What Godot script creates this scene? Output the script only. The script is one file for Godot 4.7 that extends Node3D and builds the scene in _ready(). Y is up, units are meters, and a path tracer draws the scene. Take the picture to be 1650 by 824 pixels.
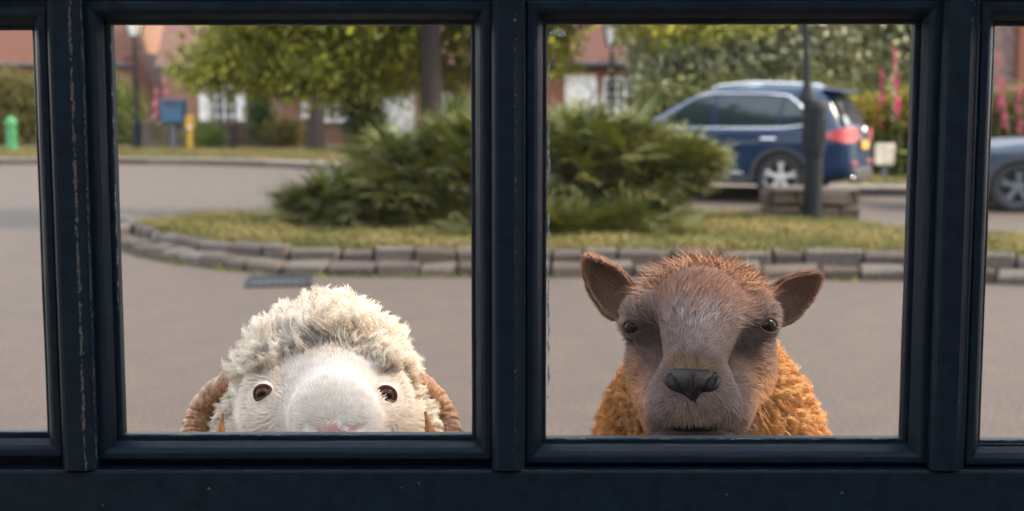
extends Node3D

# ---------------------------------------------------------------- camera numbers
const F := 2200.0                     # focal length in pixels of the 1650 x 824 photograph
const CAM := Vector3(0, 1.35, 0)
var cb := Basis(Vector3.RIGHT, -atan(240.0 / 2200.0))
var rng := RandomNumberGenerator.new()
var used := {}
var MT := {}

func ray(px: float, py: float) -> Vector3:
	return cb * Vector3((px - 825.0) / F, -(py - 412.0) / F, -1.0)
func gnd(px: float, py: float, y := 0.0) -> Vector3:      # point of a level surface seen at a pixel
	var r := ray(px, py)
	return CAM + r * ((y - CAM.y) / r.y)
func atz(px: float, py: float, dist: float) -> Vector3:   # point of an upright plane dist metres ahead
	var r := ray(px, py)
	return CAM + r * (dist / -r.z)
func cs(px: float, py: float, d: float) -> Vector3:       # camera axes, d metres ahead
	return CAM + cb * Vector3((px - 825.0) / F * d, -(py - 412.0) / F * d, -d)
func to_px(p: Vector3) -> Vector2:
	var q := cb.inverse() * (p - CAM)
	return Vector2(825.0 + F * q.x / -q.z, 412.0 - F * q.y / -q.z)
func rr(a: float, b: float) -> float:
	return rng.randf_range(a, b)

# ---------------------------------------------------------------- mesh builder
class MB:
	var v := PackedVector3Array()
	var n := PackedVector3Array()
	var c := PackedColorArray()
	var ix := PackedInt32Array()
	var col := Color.WHITE
	func add(p: Vector3, m: Vector3) -> int:
		v.append(p); n.append(m); c.append(col)
		return v.size() - 1
	func tri(a: Vector3, b: Vector3, d: Vector3) -> void:
		var m := (b - a).cross(d - a).normalized()
		var i := add(a, m)
		add(b, m); add(d, m)
		ix.append_array(PackedInt32Array([i, i + 2, i + 1]))
	func quad(a: Vector3, b: Vector3, d: Vector3, e: Vector3) -> void:
		var m := (d - a).cross(e - b).normalized()
		var i := add(a, m)
		add(b, m); add(d, m); add(e, m)
		ix.append_array(PackedInt32Array([i, i + 2, i + 1, i, i + 3, i + 2]))
	func box(o: Vector3, s: Vector3, b := Basis()) -> void:
		var h := s * 0.5
		var p := []
		for k in 8:
			p.append(o + b * Vector3(h.x if k & 1 else -h.x, h.y if k & 2 else -h.y, h.z if k & 4 else -h.z))
		quad(p[4], p[5], p[7], p[6]); quad(p[1], p[0], p[2], p[3]); quad(p[5], p[1], p[3], p[7])
		quad(p[0], p[4], p[6], p[2]); quad(p[6], p[7], p[3], p[2]); quad(p[0], p[1], p[5], p[4])
	func cbox(o: Vector3, s: Vector3, ch: float, b := Basis(), jit := 0.0, r: RandomNumberGenerator = null) -> void:
		# box with chamfered edges, corners shifted by up to jit
		var h := s * 0.5
		var P := []
		for k in 8:
			var g := Vector3(1 if k & 1 else -1, 1 if k & 2 else -1, 1 if k & 4 else -1)
			var j := Vector3.ZERO
			if r and jit > 0.0:
				j = Vector3(r.randf_range(-jit, jit), r.randf_range(-jit, jit), r.randf_range(-jit, jit))
			var q := []
			for a in 3:
				var t := h - Vector3(ch, ch, ch)
				t[a] = h[a]
				q.append(o + b * (t * g + j))
			P.append(q)
		for a in 3:
			var u := (a + 1) % 3
			var w := (a + 2) % 3
			for sg in [0, 1]:
				var k0: int = sg << a
				var q0: Vector3 = P[k0][a]; var q1: Vector3 = P[k0 | 1 << u][a]; var q2: Vector3 = P[k0 | 1 << u | 1 << w][a]; var q3: Vector3 = P[k0 | 1 << w][a]
				if sg: quad(q0, q1, q2, q3)
				else: quad(q3, q2, q1, q0)
				for sh in [0, 1]:     # edges along axis w... between faces a and u
					var e0: int = k0 | (sh << u)
					var e1: int = e0 | (1 << w)
					if sg == sh: quad(P[e0][a], P[e0][u], P[e1][u], P[e1][a])
					else: quad(P[e1][a], P[e1][u], P[e0][u], P[e0][a])
		for k in 8:
			var odd := (k & 1) ^ ((k >> 1) & 1) ^ ((k >> 2) & 1)
			if odd: tri(P[k][0], P[k][1], P[k][2])
			else: tri(P[k][2], P[k][1], P[k][0])
	func tube(pts: PackedVector3Array, rad: PackedFloat32Array, sides := 8, cap := true, squash := 1.0) -> void:
		var N := pts.size()
		var up := Vector3.UP
		var t0 := (pts[1] - pts[0]).normalized()
		if absf(t0.dot(up)) > 0.9: up = Vector3.RIGHT
		var x := up.cross(t0).normalized()
		var start := v.size()
		for i in N:
			var t := (pts[mini(i + 1, N - 1)] - pts[maxi(i - 1, 0)]).normalized()
			x = (x - t * x.dot(t)).normalized()
			var y := t.cross(x)
			for k in sides + 1:
				var a := TAU * k / sides
				var d := x * cos(a) + y * sin(a) * squash
				add(pts[i] + d * rad[i], d.normalized())
		for i in N - 1:
			for k in sides:
				var a := start + i * (sides + 1) + k
				var e := a + sides + 1
				ix.append_array(PackedInt32Array([a, e, a + 1, a + 1, e, e + 1]))
		if cap:
			for q in [[0, -1.0], [N - 1, 1.0]]:
				var at: int = q[0]
				var m: Vector3 = (pts[N - 1] - pts[N - 2]).normalized() if at else (pts[0] - pts[1]).normalized()
				var ci := add(pts[at], m)
				for k in sides + 1:
					add(v[start + at * (sides + 1) + k], m)
				for k in sides:
					if at: ix.append_array(PackedInt32Array([ci, ci + 2 + k, ci + 1 + k]))
					else: ix.append_array(PackedInt32Array([ci, ci + 1 + k, ci + 2 + k]))
	func rod(a: Vector3, b: Vector3, r0: float, r1: float, sides := 8) -> void:
		tube(PackedVector3Array([a, b]), PackedFloat32Array([r0, r1]), sides)
	func grid(P: Array, closed := false) -> void:
		# P: rows of equally long PackedVector3Arrays; smooth; outside on the side of (along row) x (to next row)
		var R := P.size()
		var C: int = P[0].size()
		var s := v.size()
		for i in R:
			for j in C:
				var jl := (j - 1 + C) % C if closed else maxi(j - 1, 0)
				var jr := (j + 1) % C if closed else mini(j + 1, C - 1)
				var du: Vector3 = P[i][jr] - P[i][jl]
				var dv: Vector3 = P[mini(i + 1, R - 1)][j] - P[maxi(i - 1, 0)][j]
				add(P[i][j], du.cross(dv).normalized())
		for i in R - 1:
			for j in (C if closed else C - 1):
				var a := s + i * C + j
				var b := s + i * C + (j + 1) % C
				ix.append_array(PackedInt32Array([a, b + C, b, a, a + C, b + C]))
	func lathe(o: Vector3, prof: PackedVector2Array, sides := 16, b := Basis()) -> void:
		# prof: (radius, height) from bottom to top
		var s := v.size()
		var N := prof.size()
		for i in N:
			var d := prof[mini(i + 1, N - 1)] - prof[maxi(i - 1, 0)]
			var m2 := Vector2(d.y, -d.x).normalized()
			for k in sides + 1:
				var a := TAU * k / sides
				var e := Vector3(cos(a), 0, sin(a))
				add(o + b * (e * prof[i].x + Vector3.UP * prof[i].y), b * (e * m2.x + Vector3.UP * m2.y).normalized())
		for i in N - 1:
			for k in sides:
				var a := s + i * (sides + 1) + k
				var e := a + sides + 1
				ix.append_array(PackedInt32Array([a, a + 1, e, a + 1, e + 1, e]))
	func poly(pts: PackedVector2Array, y: float, at := Vector3.ZERO) -> void:   # level polygon, points are (x, z)
		var t := Geometry2D.triangulate_polygon(pts)
		var s := v.size()
		for p in pts:
			add(at + Vector3(p.x, y, p.y), Vector3.UP)
		for i in range(0, t.size(), 3):
			var a := pts[t[i]]; var b := pts[t[i + 1]]; var d := pts[t[i + 2]]
			if (b - a).cross(d - a) > 0: ix.append_array(PackedInt32Array([s + t[i], s + t[i + 1], s + t[i + 2]]))
			else: ix.append_array(PackedInt32Array([s + t[i], s + t[i + 2], s + t[i + 1]]))
	func prism(pts: PackedVector2Array, x0: float, x1: float, b := Basis(), o := Vector3.ZERO) -> void:
		# closed outline (y, z)-plane swept along x
		var N := pts.size()
		var area := 0.0
		for i in N: area += pts[i].cross(pts[(i + 1) % N])
		for i in N:
			var p := pts[i]; var q := pts[(i + 1) % N]
			var a := o + b * Vector3(x0, p.x, p.y); var e := o + b * Vector3(x0, q.x, q.y)
			var a1 := o + b * Vector3(x1, p.x, p.y); var e1 := o + b * Vector3(x1, q.x, q.y)
			if area > 0: quad(a, e, e1, a1)
			else: quad(e, a, a1, e1)
		var t := Geometry2D.triangulate_polygon(pts)
		for i in range(0, t.size(), 3):
			var A := pts[t[i]]; var B := pts[t[i + 1]]; var D := pts[t[i + 2]]
			if (B - A).cross(D - A) < 0:
				var sw := B; B = D; D = sw
			tri(o + b * Vector3(x1, A.x, A.y), o + b * Vector3(x1, B.x, B.y), o + b * Vector3(x1, D.x, D.y))
			tri(o + b * Vector3(x0, A.x, A.y), o + b * Vector3(x0, D.x, D.y), o + b * Vector3(x0, B.x, B.y))
	func settle() -> void:      # turn each face the way its vertex normals point
		for i in range(0, ix.size(), 3):
			var p := v[ix[i]]
			if (v[ix[i + 2]] - p).cross(v[ix[i + 1]] - p).dot(n[ix[i]] + n[ix[i + 1]] + n[ix[i + 2]]) < 0.0:
				var s := ix[i + 1]
				ix[i + 1] = ix[i + 2]
				ix[i + 2] = s
	func mesh(m: Material) -> ArrayMesh:
		var a := []
		a.resize(Mesh.ARRAY_MAX)
		a[Mesh.ARRAY_VERTEX] = v
		a[Mesh.ARRAY_NORMAL] = n
		a[Mesh.ARRAY_COLOR] = c
		a[Mesh.ARRAY_INDEX] = ix
		var am := ArrayMesh.new()
		am.add_surface_from_arrays(Mesh.PRIMITIVE_TRIANGLES, a)
		am.surface_set_material(0, m)
		return am

# ---------------------------------------------------------------- things and parts
func numbered(called: String) -> String:
	var k: int = used.get(called, 0)
	used[called] = k + 1
	return called if k == 0 else "%s_%03d" % [called, k]
func thing(called: String, label: String, category: String, at := Vector3.ZERO, group := "") -> Node3D:
	var o := Node3D.new()
	o.name = numbered(called)
	add_child(o)
	o.position = at
	o.set_meta("label", label); o.set_meta("category", category)
	if group: o.set_meta("group", group)
	return o
func setting(called: String) -> Node3D:
	var o := Node3D.new()
	o.name = numbered(called)
	add_child(o)
	o.set_meta("kind", "structure")
	return o
func part(called: String, b: MB, m: Material, parent: Node3D, world := false) -> MeshInstance3D:
	var o := MeshInstance3D.new()
	o.name = called
	o.mesh = b.mesh(m)
	parent.add_child(o, true)
	if world: o.global_transform = Transform3D()
	return o
func shared(called: String, mesh: Mesh, xf: Transform3D, parent: Node3D) -> MeshInstance3D:
	var o := MeshInstance3D.new()
	o.name = called
	o.mesh = mesh
	parent.add_child(o, true)
	o.transform = xf
	return o
func struct(called: String, b: MB, m: Material) -> MeshInstance3D:
	var o := MeshInstance3D.new()
	o.name = numbered(called)
	o.mesh = b.mesh(m)
	add_child(o)
	o.set_meta("kind", "structure")
	return o
func many(called: String, mesh: Mesh, xf: Array, cols: Array, parent: Node3D, world := false) -> MultiMeshInstance3D:
	var m := MultiMesh.new()
	m.transform_format = MultiMesh.TRANSFORM_3D
	m.use_colors = true
	m.mesh = mesh
	m.instance_count = xf.size()
	for i in xf.size():
		m.set_instance_transform(i, xf[i])
		m.set_instance_color(i, cols[i])
	var o := MultiMeshInstance3D.new()
	o.name = called
	o.multimesh = m
	parent.add_child(o, true)
	if world: o.global_transform = Transform3D()
	o.set_meta("kind", "stuff")
	return o
func frame_from(y: Vector3, xhint: Vector3) -> Basis:      # y is the up column, x as near to xhint as can be
	y = y.normalized()
	var x := xhint - y * xhint.dot(y)
	if x.length() < 1e-4:
		x = Vector3.RIGHT - y * y.x
		if x.length() < 1e-3: x = Vector3.BACK - y * y.z
	x = x.normalized()
	return Basis(x, y, x.cross(y))

# ---------------------------------------------------------------- materials (colours are linear base colours)
func lin(r: float, g: float, b: float, a := 1.0) -> Color:
	var c := Color(r, g, b).linear_to_srgb()
	c.a = a
	return c
func noise_tex(freq: float, lo: Color, hi: Color, oct := 4, size := 512, sd := 1, mid := 0.5) -> NoiseTexture2D:
	var f := FastNoiseLite.new()
	f.noise_type = FastNoiseLite.TYPE_SIMPLEX_SMOOTH
	f.frequency = freq
	f.fractal_octaves = oct
	f.seed = sd
	var t := NoiseTexture2D.new()
	t.width = size; t.height = size
	t.seamless = true
	t.noise = f
	var g := Gradient.new()
	g.set_color(0, lo); g.set_color(1, hi)
	g.set_offset(0, clampf(mid - 0.28, 0, 1)); g.set_offset(1, clampf(mid + 0.28, 0, 1))
	t.color_ramp = g
	return t
func mat(called: String, col: Color, rough: float, tex: Texture2D = null, scale := 1.0, bump: Texture2D = null, depth := 0.0) -> StandardMaterial3D:
	var m := StandardMaterial3D.new()
	m.resource_name = called
	m.albedo_color = col
	m.roughness = rough
	m.uv1_triplanar = true
	m.uv1_world_triplanar = true
	m.uv1_scale = Vector3.ONE * scale
	if tex: m.albedo_texture = tex
	if bump:
		m.heightmap_enabled = true
		m.heightmap_texture = bump
		m.heightmap_scale = depth
	MT[called] = m
	return m
func vmat(called: String, rough: float, back := Color.BLACK) -> StandardMaterial3D:
	var m := StandardMaterial3D.new()
	m.resource_name = called
	m.albedo_color = Color.WHITE
	m.vertex_color_use_as_albedo = true
	m.roughness = rough
	m.metallic_specular = 0.3
	m.cull_mode = BaseMaterial3D.CULL_DISABLED
	if back != Color.BLACK:
		m.backlight_enabled = true
		m.backlight = back
	MT[called] = m
	return m
func g(x: float) -> Color:
	return Color(x, x, x)
func make_materials() -> void:
	var fine := noise_tex(0.03, g(0.72), g(1.0), 5, 512, 3)
	var coarse := noise_tex(0.008, g(0.8), g(1.0), 4, 512, 7)
	var bump := noise_tex(0.05, g(0.0), g(1.0), 5, 512, 11)
	var grain := noise_tex(0.2, g(0.0), g(1.0), 3, 512, 5)
	var m := mat("asphalt", lin(0.084, 0.057, 0.041), 0.92, noise_tex(0.012, Color(0.90, 0.90, 0.91), Color(1, 0.98, 0.95), 6, 1024, 21), 0.2, grain, 0.35)
	m.detail_enabled = true
	m.detail_blend_mode = BaseMaterial3D.BLEND_MODE_MUL
	m.detail_albedo = noise_tex(0.14, g(0.55), g(1.0), 4, 512, 9)
	m.uv2_triplanar = true; m.uv2_world_triplanar = true; m.uv2_scale = Vector3.ONE * 0.55
	m.detail_uv_layer = BaseMaterial3D.DETAIL_UV_2
	mat("earth", lin(0.06, 0.045, 0.027), 0.95, fine, 0.6, bump, 2.0)
	mat("lawn", lin(0.095, 0.078, 0.03), 0.95, fine, 0.5, bump, 2.0)
	mat("pavement", lin(0.125, 0.102, 0.085), 0.9, coarse, 0.5, grain, 0.3)
	for k in 4:
		var c: Array = [[0.10, 0.078, 0.060], [0.078, 0.058, 0.046], [0.118, 0.096, 0.080], [0.072, 0.050, 0.036]][k]
		mat("kerb%d" % k, lin(c[0], c[1], c[2]), 0.85, fine, 1.6, bump, 1.2)
	for k in 4:
		var c: Array = [[0.105, 0.068, 0.045], [0.135, 0.088, 0.062], [0.085, 0.056, 0.04], [0.13, 0.1, 0.078]][k]
		mat("stone%d" % k, lin(c[0], c[1], c[2]), 0.9, fine, 2.0, bump, 1.5)
	mat("mortar", lin(0.12, 0.095, 0.075), 0.95, fine, 1.5)
	mat("cast_iron", lin(0.012, 0.016, 0.019), 0.6, fine, 3.0).metallic_specular = 0.3
	mat("brick", lin(0.24, 0.095, 0.06), 0.9, noise_tex(0.05, Color(0.7, 0.66, 0.64), Color(1, 1, 1), 5, 512, 13), 1.2, bump, 0.6)
	mat("pale_brick", lin(0.30, 0.165, 0.11), 0.9, noise_tex(0.05, Color(0.72, 0.7, 0.68), Color(1, 1, 1), 5, 512, 14), 1.0, bump, 0.6)
	mat("orange_tile", lin(0.125, 0.046, 0.027), 0.85, noise_tex(0.06, Color(0.66, 0.62, 0.6), Color(1, 1, 1), 4, 512, 15), 1.6)
	mat("brown_tile", lin(0.15, 0.078, 0.058), 0.85, noise_tex(0.06, Color(0.7, 0.68, 0.68), Color(1, 1, 1), 4, 512, 16), 1.6)
	mat("salmon_tile", lin(0.12, 0.045, 0.031), 0.85, noise_tex(0.06, Color(0.68, 0.66, 0.66), Color(1, 1, 1), 4, 512, 17), 1.6)
	mat("white_paint", lin(0.80, 0.77, 0.74), 0.5, coarse, 1.0)
	mat("cream_paint", lin(0.62, 0.52, 0.40), 0.6, coarse, 1.0)
	mat("render_wall", lin(0.20, 0.13, 0.115), 0.9, coarse, 0.8)
	mat("gutter", lin(0.045, 0.045, 0.055), 0.5)
	var wg := mat("dark_glass", lin(0.05, 0.065, 0.06), 0.08)
	wg.metallic_specular = 0.6
	mat("bark", lin(0.055, 0.038, 0.03), 0.95, noise_tex(0.05, g(0.55), g(1.0), 5, 512, 31), 2.0, bump, 4.0)
	mat("blue_plastic", lin(0.012, 0.075, 0.15), 0.5, coarse, 2.0)
	mat("yellow_plastic", lin(0.45, 0.23, 0.012), 0.55, coarse, 2.0)
	mat("green_plastic", lin(0.028, 0.19, 0.06), 0.55, coarse, 2.0)
	mat("post_grey", lin(0.07, 0.085, 0.10), 0.6)
	# window joinery
	var pn := noise_tex(0.02, Color(0.72, 0.78, 0.84), Color(1, 1, 1), 5, 512, 41)
	var pb := noise_tex(0.035, g(0.0), g(1.0), 5, 512, 43)
	m = mat("navy_paint", lin(0.0014, 0.0068, 0.0130), 0.5, pn, 5.0, pb, 0.012)
	m.metallic_specular = 0.24
	mat("worn_paint", lin(0.07, 0.061, 0.053), 0.85, noise_tex(0.06, g(0.5), g(1.0), 5, 512, 47), 9.0)
	mat("putty", lin(0.22, 0.25, 0.24), 0.8, noise_tex(0.06, g(0.55), g(1.0), 5, 512, 48), 9.0)
	var gl := StandardMaterial3D.new()
	gl.resource_name = "pane_glass"
	gl.albedo_color = Color(0.0, 0.0, 0.0, 0.0)
	gl.roughness = 0.02
	gl.transparency = BaseMaterial3D.TRANSPARENCY_ALPHA
	MT["pane_glass"] = gl
	mat("room_wall", lin(0.74, 0.72, 0.69), 0.9, coarse, 0.6)
	mat("room_back", lin(0.03, 0.028, 0.026), 0.95, coarse, 0.6)  # unseen wall, made near black to keep room reflections off the panes
	mat("room_floor", lin(0.40, 0.36, 0.32), 0.6, fine, 0.8)
	mat("outer_wall", lin(0.80, 0.77, 0.72), 0.9, coarse, 0.6)  # unseen front, its white invented to bounce light onto the animals
	# vehicles
	m = mat("blue_car_paint", lin(0.002, 0.016, 0.050), 0.4)
	m.metallic_specular = 0.35
	m.clearcoat_enabled = true; m.clearcoat = 0.3; m.clearcoat_roughness = 0.04
	m = mat("slate_car_paint", lin(0.028, 0.045, 0.07), 0.4)
	m.metallic_specular = 0.35
	m.clearcoat_enabled = true; m.clearcoat = 0.3; m.clearcoat_roughness = 0.05
	m = mat("car_glass", lin(0.012, 0.022, 0.028), 0.05)
	m.metallic_specular = 0.5
	m = mat("chrome", lin(0.75, 0.75, 0.76), 0.18)
	m.metallic = 1.0
	m = mat("alloy", lin(0.42, 0.41, 0.40), 0.3)
	m.metallic = 0.3
	mat("tyre", lin(0.018, 0.018, 0.02), 0.85, fine, 4.0)
	mat("black_plastic", lin(0.022, 0.024, 0.028), 0.6)
	m = mat("red_lens", lin(0.35, 0.012, 0.016), 0.2)
	m.clearcoat_enabled = true; m.clearcoat = 1.0
	mat("plate_yellow", lin(0.50, 0.27, 0.012), 0.5)
	# living things
	vmat("leaf", 0.6, Color(0.50, 0.52, 0.14))
	vmat("needle", 0.65, Color(0.40, 0.42, 0.14))
	vmat("petal", 0.7, Color(0.5, 0.3, 0.4))
	vmat("wool", 0.9, Color(0.72, 0.68, 0.62))
	vmat("hair", 0.75, Color(0.40, 0.30, 0.22))
	m = vmat("skin", 0.85)
	m = vmat("horn", 0.42)
	m.uv1_triplanar = true; m.uv1_scale = Vector3.ONE * 14.0
	m.albedo_texture = noise_tex(0.02, Color(0.72, 0.66, 0.6), Color(1, 1, 1), 4, 512, 61)
	m.heightmap_enabled = true; m.heightmap_texture = bump; m.heightmap_scale = 0.02
	m = vmat("nose_leather", 0.5)
	m.metallic_specular = 0.25
	m.uv1_triplanar = true; m.uv1_scale = Vector3.ONE * 30.0
	m.heightmap_enabled = true; m.heightmap_texture = noise_tex(0.08, g(0.0), g(1.0), 3, 256, 62); m.heightmap_scale = 0.07
	m = vmat("eye", 0.3)
	m.metallic_specular = 0.15
	m.clearcoat_enabled = true; m.clearcoat = 0.25; m.clearcoat_roughness = 0.02

# ---------------------------------------------------------------- window and room
func moulding(parent: Node3D, called: String, r: Rect2, side: int, prof: PackedVector2Array, z0: float, m: Material, extra := 0.0) -> void:
	# prof: (distance out from the opening, towards the room); a mitred length along one side of the opening r (x, y)
	var b := MB.new()
	var rows := []
	for p in prof:
		var a := r.grow(p.x)
		var c0: Vector2; var c1: Vector2
		match side:
			0: c0 = a.position; c1 = Vector2(a.end.x, a.position.y)                 # bottom
			1: c0 = Vector2(a.end.x, a.position.y); c1 = a.end                       # right
			2: c0 = a.end; c1 = Vector2(a.position.x, a.end.y)                       # top
			3: c0 = Vector2(a.position.x, a.end.y); c1 = a.position                  # left
		var row := []
		for k in 13:
			var q := c0.lerp(c1, k / 12.0)
			row.append(Vector3(q.x, q.y, z0 + p.y) + Vector3(rr(-1, 1), rr(-1, 1), rr(-1, 1)) * 0.00022)
		rows.append(row)
	for i in rows.size() - 1:
		for k in 12:
			b.quad(rows[i][k], rows[i][k + 1], rows[i + 1][k + 1], rows[i + 1][k])
	part(called, b, m, parent)

func chips(parent: Node3D, called: String, a: Vector3, e: Vector3, across: Vector3, up: Vector3, width: float, cover: float, m: Material) -> void:
	# ragged flakes of bare wood and old paint along a worn edge
	var b := MB.new()
	var L := a.distance_to(e)
	var N := int(L / 0.0016)
	var nz := FastNoiseLite.new()
	nz.seed = rng.randi() % 1000
	nz.frequency = 0.09
	nz.fractal_octaves = 3
	for i in N:
		var t0 := float(i) / N
		var t1 := float(i + 1) / N
		var h0 := nz.get_noise_1d(i) * 0.9 + cover
		var h1 := nz.get_noise_1d(i + 1) * 0.9 + cover
		if h0 <= 0.0 and h1 <= 0.0: continue
		var w0 := width * clampf(h0, 0.0, 1.0)
		var w1 := width * clampf(h1, 0.0, 1.0)
		var s0 := nz.get_noise_2d(i, 300) * width * 0.5
		var s1 := nz.get_noise_2d(i + 1, 300) * width * 0.5
		var p0 := a.lerp(e, t0) + up * 0.0007
		var p1 := a.lerp(e, t1) + up * 0.0007
		b.quad(p0 + across * (s0 - w0 * 0.5), p0 + across * (s0 + w0 * 0.5), p1 + across * (s1 + w1 * 0.5), p1 + across * (s1 - w1 * 0.5))
	if b.v.size(): part(called, b, m, parent)

func flakes(parent: Node3D, a: Vector3, e: Vector3, across: Vector3, up: Vector3, band: float, count: int, size: float) -> void:
	# small ragged flakes where the paint has rubbed off an edge
	var b := MB.new()
	var along := (e - a).normalized()
	var nz := FastNoiseLite.new()
	nz.seed = rng.randi() % 1000
	nz.frequency = 14.0
	for k in count:
		var t := rng.randf()
		if rng.randf() > 0.45 + nz.get_noise_1d(t) * 1.1 + t * 0.35: continue
		var p := a.lerp(e, t) + across * rng.randfn() * band * 0.33 + up * (0.0005 + rng.randf() * 0.0003)
		var l := rr(0.0004, 0.0022) * size
		var w := rr(0.00018, 0.0006) * size
		b.quad(p - along * l - across * w * rr(0.2, 1.0), p - along * l * rr(-0.4, 0.4) + across * w, p + along * l + across * w * rr(-0.5, 0.8), p + along * l * rr(-0.3, 0.5) - across * w * rr(0.6, 1.2))
	part("worn_edge", b, MT.worn_paint, parent)

const WZ := -1.2
func build_window() -> void:
	var w := thing("multi_paned_window", "dark navy painted wooden window frame with worn glazing bars and four visible panes", "window", Vector3(0, 0, WZ))
	var navy: Material = MT.navy_paint
	var panes := [Rect2(-0.725, 1.0585, 0.306, 0.3580), Rect2(-0.3503, 1.0561, 0.3141, 0.3649), Rect2(0.0307, 1.0527, 0.3209, 0.3690), Rect2(0.4222, 1.0511, 0.310, 0.3690)]
	# inside bead: bevel up from the glass, flat, step down to the rebate
	var bead := PackedVector2Array([Vector2(0.0042, 0.0005), Vector2(0.0050, 0.0022), Vector2(0.0085, 0.0085), Vector2(0.0112, 0.0112), Vector2(0.0128, 0.0118), Vector2(0.0172, 0.0118), Vector2(0.0190, 0.0105), Vector2(0.0192, 0.0020), Vector2(0.0245, 0.0020)])
	var reveal := PackedVector2Array([Vector2(0.012, -0.020), Vector2(0.0022, -0.020), Vector2(0.0006, -0.0185), Vector2(0.0, -0.014), Vector2(0.0, -0.0062), Vector2(0.0010, -0.0050), Vector2(0.012, -0.0050)])
	for i in 4:
		for s in 4:
			moulding(w, "bead", panes[i], s, bead, 0.0, navy)
			moulding(w, "putty_line", panes[i], s, reveal, 0.0, navy)
		var b := MB.new()
		var r: Rect2 = panes[i].grow(0.006)
		b.box(Vector3(r.get_center().x, r.get_center().y, -0.0025), Vector3(r.size.x, r.size.y, 0.003))
		part("pane", b, MT.pane_glass, w)
	# moulded glazing bars between the panes
	for q in [[-0.3822, 0.0300], [-0.0030, 0.0290], [0.3846, 0.0310], [-0.75, 0.030], [0.757, 0.03]]:
		var x: float = q[0]
		var h: float = q[1] * 0.5
		var b := MB.new()
		var prof := [Vector2(-h, 0.002), Vector2(-h, 0.0200), Vector2(-h + 0.003, 0.0245), Vector2(-h + 0.006, 0.0258), Vector2(h - 0.0095, 0.0258), Vector2(h - 0.0085, 0.0248), Vector2(h - 0.0035, 0.0205), Vector2(h - 0.001, 0.0195), Vector2(h, 0.0185), Vector2(h, 0.002)]
		for i in prof.size() - 1:
			for k in 40:
				var y0 := 1.031 + 0.49 * k / 40.0
				var y1 := 1.031 + 0.49 * (k + 1) / 40.0
				b.quad(Vector3(x + prof[i + 1].x, y0, prof[i + 1].y), Vector3(x + prof[i].x, y0, prof[i].y) if false else Vector3(x + prof[i + 1].x, y1, prof[i + 1].y), Vector3(x + prof[i].x, y1, prof[i].y), Vector3(x + prof[i].x, y0, prof[i].y))
		part("glazing_bar", b, navy, w)
		if absf(x) < 0.5:
			flakes(w, Vector3(x + h - 0.0088, 1.034, 0.0252), Vector3(x + h - 0.0088, 1.50, 0.0252), Vector3.RIGHT, Vector3(0.3, 0, 1).normalized(), 0.0022, 750 if x < -0.3 else 110, 1.6 if x < -0.3 else 1.0)
			flakes(w, Vector3(x + h - 0.0008, 1.034, 0.0192), Vector3(x + h - 0.0008, 1.50, 0.0192), Vector3(0.8, 0, -0.6), Vector3(0.6, 0, 0.8), 0.0013, 420 if x < -0.3 else 50, 1.2 if x < -0.3 else 0.8)
	# backing of the rebates, rails and the frame all round
	var bk := MB.new()
	var edges := [[-0.75, panes[0].position.x - 0.0085], [panes[0].end.x + 0.0085, panes[1].position.x - 0.0085], [panes[1].end.x + 0.0085, panes[2].position.x - 0.0085], [panes[2].end.x + 0.0085, panes[3].position.x - 0.0085], [panes[3].end.x + 0.0085, 0.78]]
	for e in edges:
		bk.box(Vector3((e[0] + e[1]) * 0.5, 1.24, -0.0105), Vector3(e[1] - e[0], 0.42, 0.0205))
	bk.box(Vector3(0.015, 1.0345, -0.0105), Vector3(1.53, 0.028, 0.0195))
	bk.box(Vector3(0.015, 1.4440, -0.0105), Vector3(1.53, 0.032, 0.0195))
	part("mullion_core", bk, navy, w)
	var b2 := MB.new()
	b2.cbox(Vector3(0, 0.5155, -0.0125), Vector3(1.56, 1.029, 0.066), 0.0022)
	part("bottom_rail", b2, navy, w)
	chips(w, "worn_edge", Vector3(-0.45, 1.0295, 0.0196), Vector3(0.5, 1.0295, 0.0196), Vector3(0, 0.7, -0.7), Vector3(0, 0.7, 0.7), 0.0010, 0.05, MT.worn_paint)
	var b3 := MB.new()
	b3.cbox(Vector3(0, 1.5145, -0.0145), Vector3(1.56, 0.125, 0.062), 0.002)
	part("top_rail", b3, navy, w)
	for k in 12:                       # old paint spots and chips on the frame
		var b4 := MB.new()
		var x := rr(-0.44, 0.46)
		var y := rr(0.985, 1.026)
		var s := rr(0.0006, 0.0016)
		var pts := []
		for j in 7:
			pts.append(Vector3(x + cos(TAU * j / 7.0) * s * rr(0.6, 1.5), y + sin(TAU * j / 7.0) * s * rr(0.5, 1.1), 0.0209))
		for j in 7:
			b4.tri(Vector3(x, y, 0.0213), pts[j], pts[(j + 1) % 7])
		part("paint_chip", b4, MT.worn_paint if k % 3 else navy, w)
	# smears of old putty and paint left on the glass along the edges
	for q in [[panes[2].position.x + 0.0016, 1.09, 1.405, 0.0030, 0.35], [panes[1].position.x + 0.001, 1.17, 1.41, 0.0018, 0.1]]:
		chips(w, "putty_smear", Vector3(q[0], q[1], -0.0008), Vector3(q[0], q[2], -0.0008), Vector3.RIGHT, Vector3.BACK, q[3], q[4], MT.putty)
	chips(w, "putty_smear", Vector3(panes[2].position.x + 0.002, 1.413, -0.0008), Vector3(panes[2].position.x + 0.016, 1.4145, -0.0008), Vector3.UP, Vector3.BACK, 0.006, 0.3, MT.putty)
	for q in [[panes[1], 0.2], [panes[2], 0.2], [panes[0], 0.25], [panes[3], 0.1]]:
		var r: Rect2 = q[0]
		chips(w, "putty_smear", Vector3(r.position.x, r.position.y + 0.0008, -0.0008), Vector3(r.end.x, r.position.y + 0.0008, -0.0008), Vector3.UP, Vector3.BACK, 0.0014, q[1] - 0.15, MT.putty)

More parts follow.
